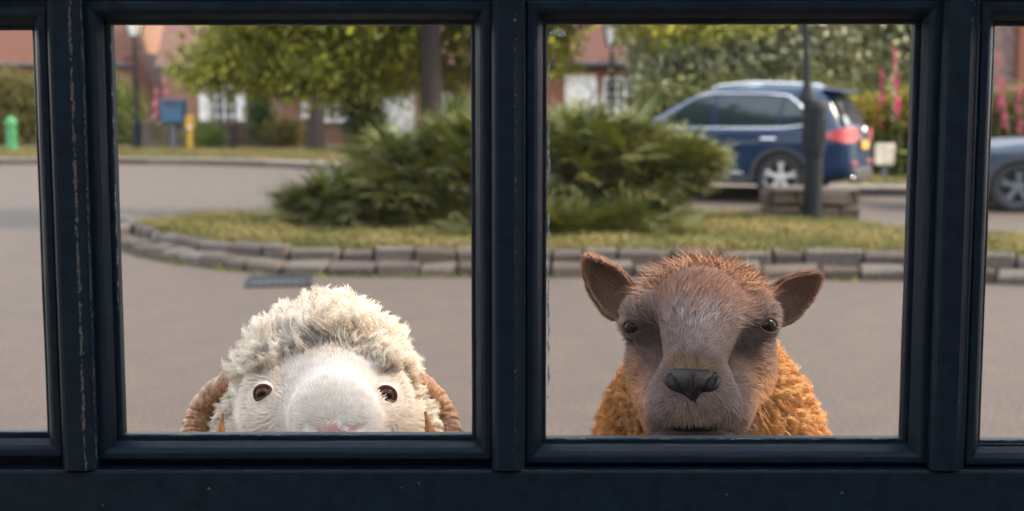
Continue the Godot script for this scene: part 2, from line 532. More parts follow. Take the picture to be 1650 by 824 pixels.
func build_room() -> void:
	var wall: Material = MT.room_wall
	var b := MB.new()
	b.box(Vector3(0, -0.01, 0.75), Vector3(5.2, 0.06, 4.2))
	struct("floor", b, MT.room_floor)
	b = MB.new()
	for s in [-1, 1]:                  # ceiling round an added opening, put in to light the animals' faces
		b.box(Vector3(s * 2.35, 2.45, 0.75), Vector3(0.5, 0.12, 4.2))
	b.box(Vector3(0, 2.45, -1.0), Vector3(4.2, 0.12, 0.7))
	b.box(Vector3(0, 2.45, 2.425), Vector3(4.2, 0.12, 0.85))
	struct("ceiling", b, wall)
	b = MB.new()                       # front wall left and right of and above the window, plaster inside
	b.box(Vector3(-1.69, 1.205, WZ + 0.02), Vector3(1.82, 2.37, 0.08))
	b.box(Vector3(1.69, 1.205, WZ + 0.02), Vector3(1.82, 2.37, 0.08))
	b.box(Vector3(0, 1.984, WZ + 0.02), Vector3(1.56, 0.812, 0.08))
	struct("wall_front", b, wall)
	b = MB.new()
	b.box(Vector3(-1.69, 1.25, WZ - 0.04), Vector3(1.82, 2.5, 0.03))
	b.box(Vector3(1.69, 1.25, WZ - 0.04), Vector3(1.82, 2.5, 0.03))
	b.box(Vector3(0, 2.04, WZ - 0.04), Vector3(1.56, 0.92, 0.03))
	b.box(Vector3(0, 0.50, WZ - 0.056), Vector3(1.56, 1.0, 0.02))
	struct("wall_outside", b, MT.outer_wall)
	for s in [-1, 1]:                  # side walls, each with an added opening that brightens room and frame
		b = MB.new()
		b.box(Vector3(s * 2.56, 1.205, -0.57), Vector3(0.08, 2.37, 0.74))
		b.box(Vector3(s * 2.56, 1.205, 2.19), Vector3(0.08, 2.37, 0.98))
		b.box(Vector3(s * 2.56, 0.57, 0.75), Vector3(0.08, 1.10, 1.9))
		b.box(Vector3(s * 2.56, 2.24, 0.75), Vector3(0.08, 0.30, 1.9))
		struct("wall_left" if s < 0 else "wall_right", b, wall)
	b = MB.new()
	b.box(Vector3(0, 1.205, 2.72), Vector3(5.04, 2.37, 0.08))
	struct("wall_back", b, MT.room_back)

# ---------------------------------------------------------------- ground, road, island
var island := PackedVector2Array()
func xz(p: Vector3) -> Vector2:
	return Vector2(p.x, p.z)
func curve_line(pts: Array, step: float) -> PackedVector3Array:
	var c := Curve3D.new()
	c.bake_interval = step
	for i in pts.size():
		var t: Vector3 = (pts[mini(i + 1, pts.size() - 1)] - pts[maxi(i - 1, 0)]) / 6.0
		c.add_point(pts[i], -t, t)
	return c.get_baked_points()
func stone_meshes(m: String, sd: int, ch: float, jit: float, size := Vector3.ONE) -> Array:
	var out := []
	var r := RandomNumberGenerator.new()
	r.seed = sd
	for k in 8:
		var b := MB.new()
		b.cbox(Vector3.ZERO, size, ch, Basis(), jit, r)
		out.append(b.mesh(MT["%s%d" % [m, k % 4]]))
	return out
func lay_stones(parent: Node3D, called: String, line: PackedVector3Array, meshes: Array, l0: float, l1: float, y: float, joint: float, limit := 400) -> void:
	# line: baked points; stones are unit long in the mesh's x and get scaled
	var acc := PackedFloat32Array([0.0])
	for i in range(1, line.size()):
		acc.append(acc[i - 1] + line[i].distance_to(line[i - 1]))
	var s := 0.0
	var k := 0
	var n := 0
	while s < acc[acc.size() - 1] - l0 and n < limit:
		var L := rr(l0, l1)
		var a := at_len(line, acc, s)
		var e := at_len(line, acc, s + L)
		var d := (e - a)
		var xf := Transform3D(Basis(d.normalized(), Vector3.UP, d.normalized().cross(Vector3.UP)), (a + e) * 0.5 + Vector3.UP * (y + rr(-0.010, 0.010)))
		xf.basis = xf.basis * Basis(Vector3.UP, rr(-0.02, 0.02)) * Basis(Vector3.RIGHT, rr(-0.03, 0.03))
		xf.basis = xf.basis.scaled_local(Vector3(d.length() - joint, 1, 1))
		k = (k + 1 + rng.randi() % 5) % 8
		shared(called, meshes[k], xf, parent)
		s += L
		n += 1
func at_len(line: PackedVector3Array, acc: PackedFloat32Array, s: float) -> Vector3:
	var i := acc.bsearch(s)
	if i <= 0: return line[0]
	if i >= line.size(): return line[line.size() - 1]
	return line[i - 1].lerp(line[i], (s - acc[i - 1]) / maxf(acc[i] - acc[i - 1], 1e-6))
func offset_line(line: PackedVector3Array, d: float) -> PackedVector3Array:
	var out := PackedVector3Array()
	for i in line.size():
		var t := (line[mini(i + 1, line.size() - 1)] - line[maxi(i - 1, 0)]).normalized()
		out.append(line[i] + t.cross(Vector3.UP) * d)
	return out
func blade_tuft(n: int, h: float, spread: float, w: float, sd: int, m: Material) -> ArrayMesh:
	var b := MB.new()
	var r := RandomNumberGenerator.new()
	r.seed = sd
	for k in n:
		var a := r.randf() * TAU
		var o := Vector3(cos(a), 0, sin(a)) * spread * sqrt(r.randf())
		var lean := Vector3(r.randf_range(-1, 1), 0, r.randf_range(-1, 1)) * h * 0.55
		var s := Vector3(cos(a * 3.1), 0, sin(a * 3.1)) * w
		var hh := h * r.randf_range(0.55, 1.2)
		b.col = Color.WHITE * r.randf_range(0.75, 1.2)
		var nn := (Vector3.UP * 1.5 + lean.normalized() * 0.5).normalized()
		var i := b.add(o - s, nn)
		b.add(o + s, nn)
		b.add(o + lean * 0.35 + Vector3.UP * hh * 0.6 + s * 0.7, nn)
		b.add(o + lean * 0.35 + Vector3.UP * hh * 0.6 - s * 0.7, nn)
		b.add(o + lean + Vector3.UP * hh, nn)
		b.ix.append_array(PackedInt32Array([i, i + 2, i + 1, i, i + 3, i + 2, i + 3, i + 4, i + 2]))
	b.settle()
	return b.mesh(m)
func grass(called: String, label: String, pol: PackedVector2Array, y: float, count: int, h: float, sd: int) -> void:
	var lo := pol[0]
	var hi := pol[0]
	for p in pol:
		lo = lo.min(p); hi = hi.max(p)
	var xf := []
	var cl := []
	var nz := FastNoiseLite.new()
	nz.seed = sd
	nz.frequency = 0.35
	var tries := 0
	while xf.size() < count and tries < count * 8:
		tries += 1
		var p := Vector2(rr(lo.x, hi.x), rr(lo.y, hi.y))
		if not Geometry2D.is_point_in_polygon(p, pol): continue
		var q := nz.get_noise_2d(p.x * 2.0, p.y * 2.0)
		var s := rr(0.6, 1.3) * (1.0 + q * 0.5)
		xf.append(Transform3D(Basis(Vector3.UP, rr(0, TAU)).scaled(Vector3(s, s * rr(0.7, 1.2), s)), Vector3(p.x, y, p.y)))
		var dry := clampf(0.6 + q * 1.4 + rr(-0.25, 0.25), 0, 1)
		cl.append(Color(0.085, 0.098, 0.024).lerp(Color(0.215, 0.172, 0.072), dry) * rr(0.8, 1.2))
	var o := many(numbered(called), blade_tuft(9, h, 0.07, 0.0035, sd, MT.leaf), xf, cl, self)
	o.set_meta("label", label); o.set_meta("category", "grass")

func build_ground() -> void:
	var b := MB.new()
	b.quad(Vector3(-300, -0.06, 300), Vector3(300, -0.06, 300), Vector3(300, -0.06, -400), Vector3(-300, -0.06, -400))
	struct("ground", b, MT.earth)
	b = MB.new()
	b.quad(Vector3(-60, 0, 12), Vector3(60, 0, 12), Vector3(60, 0, -60), Vector3(-60, 0, -60))
	struct("road", b, MT.asphalt)
	# far verge behind the road: earth bank with a kerb
	var far_px := [[-500, 262], [-60, 265], [100, 264], [260, 265], [400, 268], [520, 274], [640, 284], [800, 300], [1000, 311], [1180, 314], [1330, 315], [1420, 316], [1560, 318], [1800, 320]]
	var fl := []
	for q in far_px: fl.append(gnd(q[0], q[1]))
	var line := curve_line(fl, 0.25)
	var pol := PackedVector2Array()
	for p in offset_line(line, -0.1): pol.append(xz(p))
	pol.append(Vector2(60, -14)); pol.append(Vector2(60, -90)); pol.append(Vector2(-60, -90)); pol.append(Vector2(-60, -33))
	b = MB.new()
	b.poly(pol, 0.10)
	struct("verge", b, MT.lawn)
	# paved footway strip just behind the far kerb
	var inner := offset_line(line, -1.25)
	var pv := PackedVector2Array()
	for p in line: pv.append(xz(p))
	for i in range(inner.size() - 1, -1, -1): pv.append(xz(inner[i]))
	b = MB.new()
	for i in line.size() - 1:
		b.quad(line[i] + Vector3.UP * 0.105, line[i + 1] + Vector3.UP * 0.105, inner[i + 1] + Vector3.UP * 0.105, inner[i] + Vector3.UP * 0.105)
	struct("footway", b, MT.pavement)
	var fk := setting("far_kerb")
	var fm := stone_meshes("kerb", 5, 0.018, 0.004, Vector3(1, 0.16, 0.14))
	lay_stones(fk, "kerb_stone", line, fm, 0.8, 0.95, 0.045, 0.012, 110)
	# island with its two courses of kerb stones
	var ip := []
	for q in [[2100, 480], [1800, 467], [1450, 453], [1000, 448], [760, 447], [500, 445], [400, 439], [330, 431], [265, 421], [215, 409], [178, 393], [166, 377]]: ip.append(gnd(q[0], q[1]))
	for q in [[186, 358], [240, 350], [330, 345], [450, 339], [600, 333], [800, 331], [1000, 334], [1140, 340], [1300, 347], [1400, 353], [1460, 364], [1650, 376], [2100, 392]]: ip.append(gnd(q[0], q[1], 0.2))
	for i in range(12, ip.size()): ip[i].y = 0.0
	var edge := curve_line(ip, 0.08)
	var outl := PackedVector2Array()
	for i in range(0, edge.size(), 3): outl.append(xz(edge[i]))
	island = Geometry2D.offset_polygon(outl, -0.30)[0]
	b = MB.new()
	b.poly(island, 0.185)
	struct("island", b, MT.lawn)
	var kerb := setting("kerb")
	lay_stones(kerb, "kerb_stone", offset_line(edge, 0.11), stone_meshes("kerb", 21, 0.03, 0.018, Vector3(1, 0.165, 0.22)), 0.22, 0.46, 0.02, 0.02, 150)
	lay_stones(kerb, "kerb_stone", offset_line(edge, 0.31), stone_meshes("kerb", 22, 0.03, 0.02, Vector3(1, 0.25, 0.20)), 0.22, 0.48, 0.075, 0.02, 150)
	grass("island_grass", "short yellow green grass covering the raised island inside the kerb", island, 0.18, 15000, 0.075, 3)
	var vp := PackedVector2Array()
	for q in [[-500, 250], [1800, 300]]: pass
	for i in inner.size():
		if inner[i].x > -22 and inner[i].x < 16: vp.append(xz(inner[i]))
	var n := vp.size()
	for i in range(n - 1, -1, -1):
		vp.append(vp[i] + Vector2(0, -7.0))
	grass("verge_grass", "grass of the far verge in front of the cottages", vp, 0.10, 12000, 0.10, 4)
	# weeds at the foot of the kerb
	var xf := []
	var cl := []
	for k in 260:
		var p := at_len(edge, PackedFloat32Array(range(edge.size())), rr(60, edge.size() * 0.55))
		xf.append(Transform3D(Basis(Vector3.UP, rr(0, TAU)).scaled(Vector3.ONE * rr(0.3, 0.9)), p + Vector3(rr(-0.05, 0.05), 0.0, rr(0.0, 0.09))))
		cl.append(Color(0.16, 0.17, 0.035) * rr(0.7, 1.3))
	var o := many(numbered("kerb_weeds"), blade_tuft(8, 0.06, 0.05, 0.004, 8, MT.leaf), xf, cl, self)
	o.set_meta("label", "small weeds growing along the foot of the kerb"); o.set_meta("category", "weeds")
	# drain grate in the road
	var dp := gnd(449, 455)
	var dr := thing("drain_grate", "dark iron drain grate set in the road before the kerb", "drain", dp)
	b = MB.new()
	for s in [-1, 1]:
		b.cbox(Vector3(s * 0.225, 0.006, 0), Vector3(0.05, 0.02, 0.5), 0.004)
		b.cbox(Vector3(0, 0.006, s * 0.225), Vector3(0.4, 0.02, 0.05), 0.004)
	part("frame", b, MT.cast_iron, dr)
	for k in 7:
		b = MB.new()
		b.cbox(Vector3(-0.165 + k * 0.055, 0.007, 0), Vector3(0.022, 0.016, 0.4), 0.003)
		part("bar", b, MT.cast_iron, dr)
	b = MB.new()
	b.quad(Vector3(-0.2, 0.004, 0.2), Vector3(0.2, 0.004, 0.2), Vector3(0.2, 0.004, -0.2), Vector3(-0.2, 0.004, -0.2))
	part("pit_shade", b, MT.black_plastic, dr)  # flat black sheet painted for the shade below the bars
	dr.rotation.y = 0.15
	dr.scale = Vector3(1.0, 1.0, 1.25)

# ---------------------------------------------------------------- trees, shrubs, flowers
func leaf_clump(n: int, size: float, spread: float, sd: int, m: Material, narrow := 0.45, droop := 0.3) -> ArrayMesh:
	var b := MB.new()
	var r := RandomNumberGenerator.new()
	r.seed = sd
	for k in n:
		var o := Vector3(r.randfn(), r.randfn() * 0.7, r.randfn()) * spread * 0.6
		var d := Vector3(r.randf_range(-1, 1), r.randf_range(-1, 1) - droop, r.randf_range(-1, 1)).normalized()
		var s := d.cross(Vector3(r.randf_range(-1, 1), r.randf_range(-1, 1), r.randf_range(-1, 1))).normalized()
		var L := size * r.randf_range(0.6, 1.3)
		var w := L * narrow * 0.5
		var nn := (d.cross(s) + o.normalized() * 0.6 + Vector3.UP * 0.35).normalized()
		if nn.dot(d.cross(s)) < 0: nn = d.cross(s)
		b.col = Color(1, 1, 1) * r.randf_range(0.7, 1.25)
		var i := b.add(o, nn)
		b.add(o + d * L * 0.45 + s * w, nn); b.add(o + d * L, nn); b.add(o + d * L * 0.5 - s * w, nn)
		b.ix.append_array(PackedInt32Array([i, i + 2, i + 1, i, i + 3, i + 2]))
	b.settle()
	return b.mesh(m)
func spray_mesh(L: float, pairs: int, leaf: float, sd: int, m: Material) -> ArrayMesh:
	# a conifer spray along +z, flat, drooping at the end
	var b := MB.new()
	var r := RandomNumberGenerator.new()
	r.seed = sd
	for st in 4:                                # four side twigs of one spray
		var dir := Vector3(r.randf_range(-0.55, 0.55), r.randf_range(-0.15, 0.25), 1).normalized()
		var len0 := L * r.randf_range(0.6, 1.0)
		for k in pairs:
			var t := (k + 0.5) / pairs
			var o := dir * len0 * t + Vector3(0, -0.10 * len0 * t * t, 0)
			for s in [-1, 1]:
				var d := (dir + Vector3(s * r.randf_range(0.5, 1.1), r.randf_range(-0.2, 0.5), 0)).normalized()
				var w := d.cross(Vector3.UP).normalized() * leaf * 0.14
				var ll := leaf * r.randf_range(0.7, 1.2) * (1.15 - t * 0.5)
				b.col = Color(1, 1, 1) * r.randf_range(0.7, 1.2)
				var nn := (Vector3.UP + d * 0.4).normalized()
				var i := b.add(o - w, nn)
				b.add(o + w, nn); b.add(o + d * ll, nn)
				b.ix.append_array(PackedInt32Array([i, i + 1, i + 2]))
	b.settle()
	return b.mesh(m)
func in_ball() -> Vector3:
	return Vector3(rng.randfn(), rng.randfn(), rng.randfn()).normalized()
func crown(parent: Node3D, called: String, lobes: Array, count: int, mesh: Mesh, cols: Array, smin: float, smax: float, shell := 0.45) -> void:
	# lobes: [centre, radii]; clumps lie through the outer part of each lobe
	var vol := 0.0
	var cum := []
	for l in lobes:
		vol += pow(l[1].x * l[1].y * l[1].z, 0.75)
		cum.append(vol)
	var xf := []
	var cl := []
	var nz := FastNoiseLite.new()
	nz.seed = 77
	nz.frequency = 0.8
	for k in count:
		var t := rng.randf() * vol
		var i := 0
		while cum[i] < t: i += 1
		var d := in_ball()
		var rad := lerpf(shell, 1.0, pow(rng.randf(), 0.6)) * (1.0 + 0.35 * nz.get_noise_3dv(d * 2.2 + lobes[i][0]))
		var p: Vector3 = lobes[i][0] + d * lobes[i][1] * rad
		var q := nz.get_noise_3dv(p * 1.6) * 0.5 + 0.5
		if q < 0.30 and rng.randf() < 0.75: continue
		var s := rr(smin, smax)
		xf.append(Transform3D(Basis(in_ball(), rr(0, TAU)).scaled(Vector3(s, s, s)), p))
		var c: Color = cols[0].lerp(cols[1], rng.randf())
		if rng.randf() < 0.12 and cols.size() > 2: c = cols[2]
		cl.append(c * rr(0.8, 1.2))
	many(called, mesh, xf, cl, parent, true)
func limb(b: MB, a: Vector3, e: Vector3, r0: float, r1: float, sag := 0.1) -> void:
	var pts := PackedVector3Array()
	var rad := PackedFloat32Array()
	var off := in_ball() * a.distance_to(e) * sag
	for k in 7:
		var t := k / 6.0
		pts.append(a.lerp(e, t) + off * sin(t * PI))
		rad.append(lerpf(r0, r1, t))
	b.tube(pts, rad, 8)
func tree(called: String, label: String, base: Vector3, r: float, top: float, lean: Vector3, lobes: Array, count: int, mesh: Mesh, cols: Array, s0: float, s1: float, group := "") -> void:
	var t := thing(called, label, "tree", base, group)
	var b := MB.new()
	var pts := PackedVector3Array()
	var rad := PackedFloat32Array()
	for k in 13:
		var u := k / 12.0
		pts.append(base + Vector3.UP * (-0.1 + top * u) + lean * u + Vector3(sin(u * 7.0), 0, cos(u * 5.0)) * r * 0.25)
		rad.append(r * (1.0 - 0.6 * u) * (1.0 + 0.5 * exp(-u * 14.0)))
	b.tube(pts, rad, 12)
	part("trunk", b, MT.bark, t, true)
	for l in lobes:
		var h := clampf((l[0].y - base.y + 0.5 + l[0].distance_to(Vector3(base.x, l[0].y, base.z)) * 0.35) / top, 0.25, 0.95)
		b = MB.new()
		var i := clampi(int(h * 12.0), 2, 11)
		limb(b, pts[i], l[0], rad[i] * 0.26, 0.010)
		for k in 5:
			limb(b, l[0].lerp(pts[i], rr(0.1, 0.5)), l[0] + in_ball() * l[1] * 0.8, rad[i] * 0.15, 0.006)
		part("limb", b, MT.bark, t, true)
	crown(t, "crown", lobes, count, mesh, cols, s0, s1)
func shrub(called: String, label: String, cat: String, lobes: Array, count: int, mesh: Mesh, cols: Array, s0: float, s1: float, group := "", shell := 0.5) -> void:
	var c: Vector3 = lobes[0][0]
	var base := Vector3(c.x, 0.1, c.z)
	var t := thing(called, label, cat, base, group)
	var b := MB.new()
	for l in lobes:
		for k in 6:
			limb(b, Vector3(l[0].x * 0.7 + c.x * 0.3, 0.08, l[0].z), l[0] + in_ball() * l[1] * 0.85, 0.025, 0.006)
	part("stem", b, MT.bark, t, true)
	crown(t, "foliage", lobes, count, mesh, cols, s0, s1, shell)
func hollyhock(base: Vector3, h: float, col: Color, label: String, group: String, scale := 1.0) -> void:
	var t := thing("hollyhock", label, "flower", base, group)
	var b := MB.new()
	b.col = Color(0.09, 0.12, 0.03)
	var lean := Vector3(rr(-0.12, 0.12), 0, rr(-0.1, 0.1)) * h
	b.tube(PackedVector3Array([Vector3(0, -0.05, 0), Vector3(0, h * 0.5, 0) + lean * 0.3, Vector3(0, h, 0) + lean]), PackedFloat32Array([0.018, 0.013, 0.006]), 6)
	part("stem", b, MT.leaf, t)
	b = MB.new()
	for k in 16:
		var a := rr(0, TAU)
		var y := h * rr(0.02, 0.5)
		b.col = Color(0.08, 0.12, 0.03) * rr(0.7, 1.4)
		var d := Vector3(cos(a), rr(-0.3, 0.4), sin(a)).normalized()
		var s := d.cross(Vector3.UP).normalized() * 0.09
		var o := lean * y / h + Vector3(0, y, 0)
		b.quad(o, o + d * 0.12 - s, o + d * 0.24, o + d * 0.12 + s)
	part("leaves", b, MT.leaf, t)
	for k in 13:
		var u := 0.45 + 0.54 * k / 13.0
		var a := k * 2.4
		var fl := MB.new()
		fl.col = col * rr(0.8, 1.15)
		var d := Vector3(cos(a), 0.25, sin(a)).normalized()
		var R := frame_from(d, Vector3.UP)
		var s := 0.075 * (1.25 - u * 0.75) * scale * 1.5
		var o := lean * u + Vector3(0, h * u, 0)
		for j in 5:
			var a0 := TAU * j / 5.0
			var p0 := R * Vector3(cos(a0 - 0.7) * s * 0.8, s * 0.35, sin(a0 - 0.7) * s * 0.8)
			var p1 := R * Vector3(cos(a0) * s * 1.15, s * 0.45, sin(a0) * s * 1.15)
			var p2 := R * Vector3(cos(a0 + 0.7) * s * 0.8, s * 0.35, sin(a0 + 0.7) * s * 0.8)
			fl.quad(o, o + p0, o + p1, o + p2)
		part("blossom", fl, MT.petal, t)

func build_plants() -> void:
	var needle := spray_mesh(0.33, 14, 0.042, 4, MT.needle)
	var clump := leaf_clump(16, 0.075, 0.13, 6, MT.leaf)
	var big := leaf_clump(18, 0.13, 0.30, 7, MT.leaf)
	# the spreading evergreen bush on the island
	var lob := []
	for q in [[800, 300, 13.6, 0.95, 0.62, 0.9], [585, 335, 13.4, 0.62, 0.30, 0.7], [680, 305, 13.5, 0.75, 0.50, 0.9], [930, 290, 13.5, 0.85, 0.62, 0.9], [1015, 300, 13.5, 0.56, 0.48, 0.8], [1000, 235, 13.8, 0.45, 0.24, 0.5], [920, 225, 13.9, 0.35, 0.22, 0.5], [1072, 275, 13.5, 0.26, 0.18, 0.4], [640, 260, 13.9, 0.4, 0.25, 0.5], [740, 245, 14.0, 0.55, 0.3, 0.5], [530, 320, 13.5, 0.35, 0.14, 0.4], [1010, 360, 13.2, 0.5, 0.22, 0.5], [720, 365, 13.1, 0.5, 0.2, 0.5], [880, 365, 13.0, 0.6, 0.25, 0.5], [930, 378, 12.4, 0.55, 0.16, 0.35], [1020, 375, 12.5, 0.42, 0.15, 0.35], [830, 380, 12.4, 0.5, 0.14, 0.35], [1105, 262, 13.6, 0.16, 0.06, 0.25]]:
		lob.append([atz(q[0], q[1], q[2]), Vector3(q[3], q[4], q[5])])
	var base := Vector3(lob[0][0].x, 0.18, lob[0][0].z)
	var t := thing("evergreen_bush", "wide dark green spreading conifer bush growing on the grass island", "bush", base)
	var b := MB.new()
	for l in lob:
		for k in 7:
			limb(b, base + Vector3(rr(-0.8, 0.8), -0.05, rr(-0.3, 0.3)), l[0] + in_ball() * l[1] * 0.8, 0.03, 0.006)
	part("stem", b, MT.bark, t, true)
	var xf := []
	var cl := []
	var nz := FastNoiseLite.new()
	nz.seed = 5
	nz.frequency = 0.9
	for k in 15000:
		var l: Array = lob[mini(rng.randi() % 22, lob.size() - 1) if rng.randf() < 0.5 else rng.randi() % lob.size()]
		var d := in_ball()
		var rad := lerpf(0.35, 1.03, pow(rng.randf(), 0.55))
		var p: Vector3 = l[0] + d * l[1] * rad * (1.0 + 0.25 * nz.get_noise_3dv(d * 3.0 + l[0]))
		if p.y < 0.2: continue
		var q := nz.get_noise_3dv(p * 2.4)
		if q < -0.12: continue
		var out := (d * Vector3(1, 0.22, 1) + Vector3(0, rr(-0.12, 0.18), 0) + in_ball() * 0.25).normalized()
		var bs := Basis.looking_at(-out, Vector3.UP).rotated(out, rr(-0.3, 0.3))
		xf.append(Transform3D(bs.scaled(Vector3.ONE * rr(0.6, 1.25)), p))
		var c := Color(0.078, 0.102, 0.048).lerp(Color(0.24, 0.225, 0.075), pow(rng.randf(), 1.3))
		cl.append(c * rr(0.75, 1.2))
	many("foliage", needle, xf, cl, t, true)
	# tree that stands on the island behind the bush
	var L := []
	for q in [[372, 90, 16.8, 0.40, 0.36, 0.6], [322, 116, 16.8, 0.36, 0.17, 0.5], [420, 70, 16.4, 0.75, 0.5, 0.8], [400, 118, 16.6, 0.7, 0.24, 0.5], [500, 85, 16.2, 0.8, 0.5, 0.9], [575, 70, 16.6, 0.8, 0.5, 0.9], [560, 120, 16.6, 0.7, 0.26, 0.6], [650, 100, 17.6, 0.5, 0.45, 0.8], [735, 95, 17.6, 0.45, 0.55, 0.6], [820, 60, 17.0, 0.7, 0.5, 0.8], [905, 70, 17.0, 0.26, 0.40, 0.4], [560, -40, 16.2, 1.6, 0.8, 1.4], [760, -80, 16.4, 1.7, 1.0, 1.5], [640, -220, 16.4, 1.6, 1.1, 1.5], [450, 20, 16.2, 0.8, 0.5, 1.0], [1080, 28, 16.8, 0.7, 0.28, 0.7], [1180, 20, 16.8, 0.7, 0.26, 0.7], [960, -40, 16.8, 0.9, 0.4, 0.8]]:
		L.append([atz(q[0], q[1], q[2]), Vector3(q[3], q[4], q[5])])
	var tb := atz(690, 345, 15.5)
	tb.y = 0.18
	tree("broad_tree", "yellow green tree with drooping branches standing behind the evergreen bush", tb, 0.145, 6.0, Vector3(0.05, 0, 0), L, 7600, clump, [Color(0.125, 0.155, 0.035), Color(0.27, 0.265, 0.03), Color(0.36, 0.32, 0.05)], 0.7, 1.4)
	# dark tree by the cottages
	L = []
	for q in [[500, 105, 41.0, 2.0, 1.0, 1.5], [440, 95, 41.0, 1.3, 0.8, 1.2], [570, 110, 41.0, 1.6, 0.9, 1.3], [590, 190, 41.5, 0.5, 0.9, 0.5], [520, 20, 41.0, 3.0, 1.8, 2.0]]:
		L.append([atz(q[0], q[1], q[2]), Vector3(q[3], q[4], q[5])])
	tb = gnd(508, 243, 0.1)
	tree("dark_tree", "dark green tree with a thin dark trunk before the long cottage", tb, 0.24, 5.0, Vector3.ZERO, L, 3600, big, [Color(0.035, 0.055, 0.02), Color(0.09, 0.10, 0.03)], 0.9, 1.8)
	# grey green trees behind the blue car
	for q in [[1130, 31.0, 0.16, [[1105, 90, 31, 1.2, 1.3, 1.2], [1160, 60, 31, 1.3, 1.3, 1.2], [1080, 40, 31, 1.0, 0.9, 1.0], [1130, -40, 31, 1.8, 1.4, 1.5]], "bushy grey green tree beside the brick cottage gable"], [1270, 30.0, 0.17, [[1235, 80, 30, 1.4, 1.3, 1.2], [1300, 90, 30, 1.3, 1.4, 1.2], [1260, 20, 30, 1.6, 1.0, 1.3], [1270, -60, 30, 1.8, 1.4, 1.5]], "tall olive grey tree rising behind the roof of the blue car"], [1410, 31.0, 0.16, [[1370, 80, 31, 1.2, 1.3, 1.2], [1440, 70, 31, 1.3, 1.2, 1.2], [1400, 10, 31, 1.6, 1.1, 1.3], [1420, 130, 31, 0.8, 0.7, 0.9]], "pale olive tree behind the pink hollyhocks"]]:
		L = []
		for l in q[3]: L.append([atz(l[0], l[1], l[2]), Vector3(l[3], l[4], l[5])])
		tb = atz(q[0], 250, q[1])
		tb.y = 0.1
		tree("garden_tree", q[4], tb, q[2], 4.6, Vector3.ZERO, L, 3000, big, [Color(0.085, 0.10, 0.055), Color(0.25, 0.25, 0.145), Color(0.34, 0.335, 0.21)], 0.8, 1.6, "trees behind the parked car")
	# hedges and garden shrubs
	var H := []
	for k in 9: H.append([atz(1060 + k * 52, 215 + 10 * sin(k * 2.1), 27.5), Vector3(0.5, 0.95, 0.6)])
	shrub("garden_hedge", "olive garden hedge behind the blue parked car", "hedge", H, 3600, big, [Color(0.05, 0.065, 0.025), Color(0.15, 0.15, 0.05)], 0.6, 1.2)
	H = []
	for q in [[-60, 190, 45.0], [-5, 175, 45.0], [40, 185, 45.0], [75, 200, 45.0]]: H.append([atz(q[0], q[1], q[2]), Vector3(0.8, 1.3, 0.7)])
	shrub("garden_hedge", "tall brownish green hedge behind the green bollard", "hedge", H, 2400, big, [Color(0.06, 0.075, 0.02), Color(0.17, 0.13, 0.05)], 0.7, 1.4)
	H = []
	for q in [[190, 185, 45.5], [150, 190, 45.5], [210, 205, 45.0]]: H.append([atz(q[0], q[1], q[2]), Vector3(0.45, 1.2, 0.5)])
	shrub("garden_hedge", "leafy green hedge beside the far lamp post", "hedge", H, 1400, big, [Color(0.06, 0.085, 0.025), Color(0.16, 0.17, 0.05)], 0.6, 1.2)
	H = []
	for k in 9: H.append([atz(-900 + k * 75, 150 + 12 * sin(k * 1.9), 47.0), Vector3(1.1, 1.9, 0.9)])
	shrub("garden_hedge", "tall dark hedge running on past the orange roofed cottage", "hedge", H, 3000, big, [Color(0.05, 0.07, 0.025), Color(0.14, 0.14, 0.045)], 0.9, 1.7)
	for q in [[420, 190, 43.2, 0.28, 0.62, "dark rounded shrub against the pale brick cottage wall", Color(0.04, 0.06, 0.025)], [455, 215, 43.0, 0.6, 0.35, "low brownish shrub under the cottage wall", Color(0.10, 0.085, 0.03)], [590, 205, 42.5, 0.65, 0.55, "dark shrub beside the white cottage door", Color(0.035, 0.05, 0.025)], [740, 195, 42.5, 0.5, 0.7, "green shrub below the small white window", Color(0.07, 0.10, 0.03)], [330, 225, 42.6, 0.5, 0.3, "low green plants beside the dark bollard", Color(0.09, 0.12, 0.03)]]:
		var col: Color = q[6]
		shrub("garden_shrub", q[5], "shrub", [[atz(q[0], q[1], q[2]), Vector3(q[3], q[4], q[3])]], 420, big, [col, col * 1.9], 0.5, 1.0)
	H = []
	for k in 5: H.append([atz(1395 + k * 30, 178 + 6 * sin(k * 1.7), 24.5), Vector3(0.28, 0.26, 0.35)])
	shrub("flower_bed", "yellow green flowering plants spilling over the stone garden wall", "plants", H, 1300, clump, [Color(0.13, 0.14, 0.025), Color(0.30, 0.26, 0.04), Color(0.45, 0.16, 0.05)], 0.6, 1.2)
	H = []
	for k in 4: H.append([atz(1590 + k * 32, 175 + 8 * sin(k * 2.7), 24.8), Vector3(0.3, 0.3, 0.35)])
	shrub("flower_bed", "olive flowering plants behind the slate blue car", "plants", H, 1100, clump, [Color(0.12, 0.12, 0.05), Color(0.22, 0.20, 0.10), Color(0.5, 0.08, 0.16)], 0.6, 1.2)
	var pink := Color(0.40, 0.03, 0.11)
	for q in [[1415, 285, 24.2, 2.0], [1452, 285, 24.0, 2.4], [1462, 285, 24.3, 1.9]]:
		var p := atz(q[0], q[1], q[2]); p.y = 0.1
		hollyhock(p, q[3], pink if q[0] != 1415 else Color(0.44, 0.04, 0.14), "deep pink hollyhock rising above the stone garden wall", "hollyhocks above the garden wall", 0.62)
	var pc := atz(1437, 285, 24.1); pc.y = 0.1
	hollyhock(pc, 2.15, Color(0.5, 0.42, 0.28), "cream hollyhock between pink ones above the garden wall", "", 0.62)
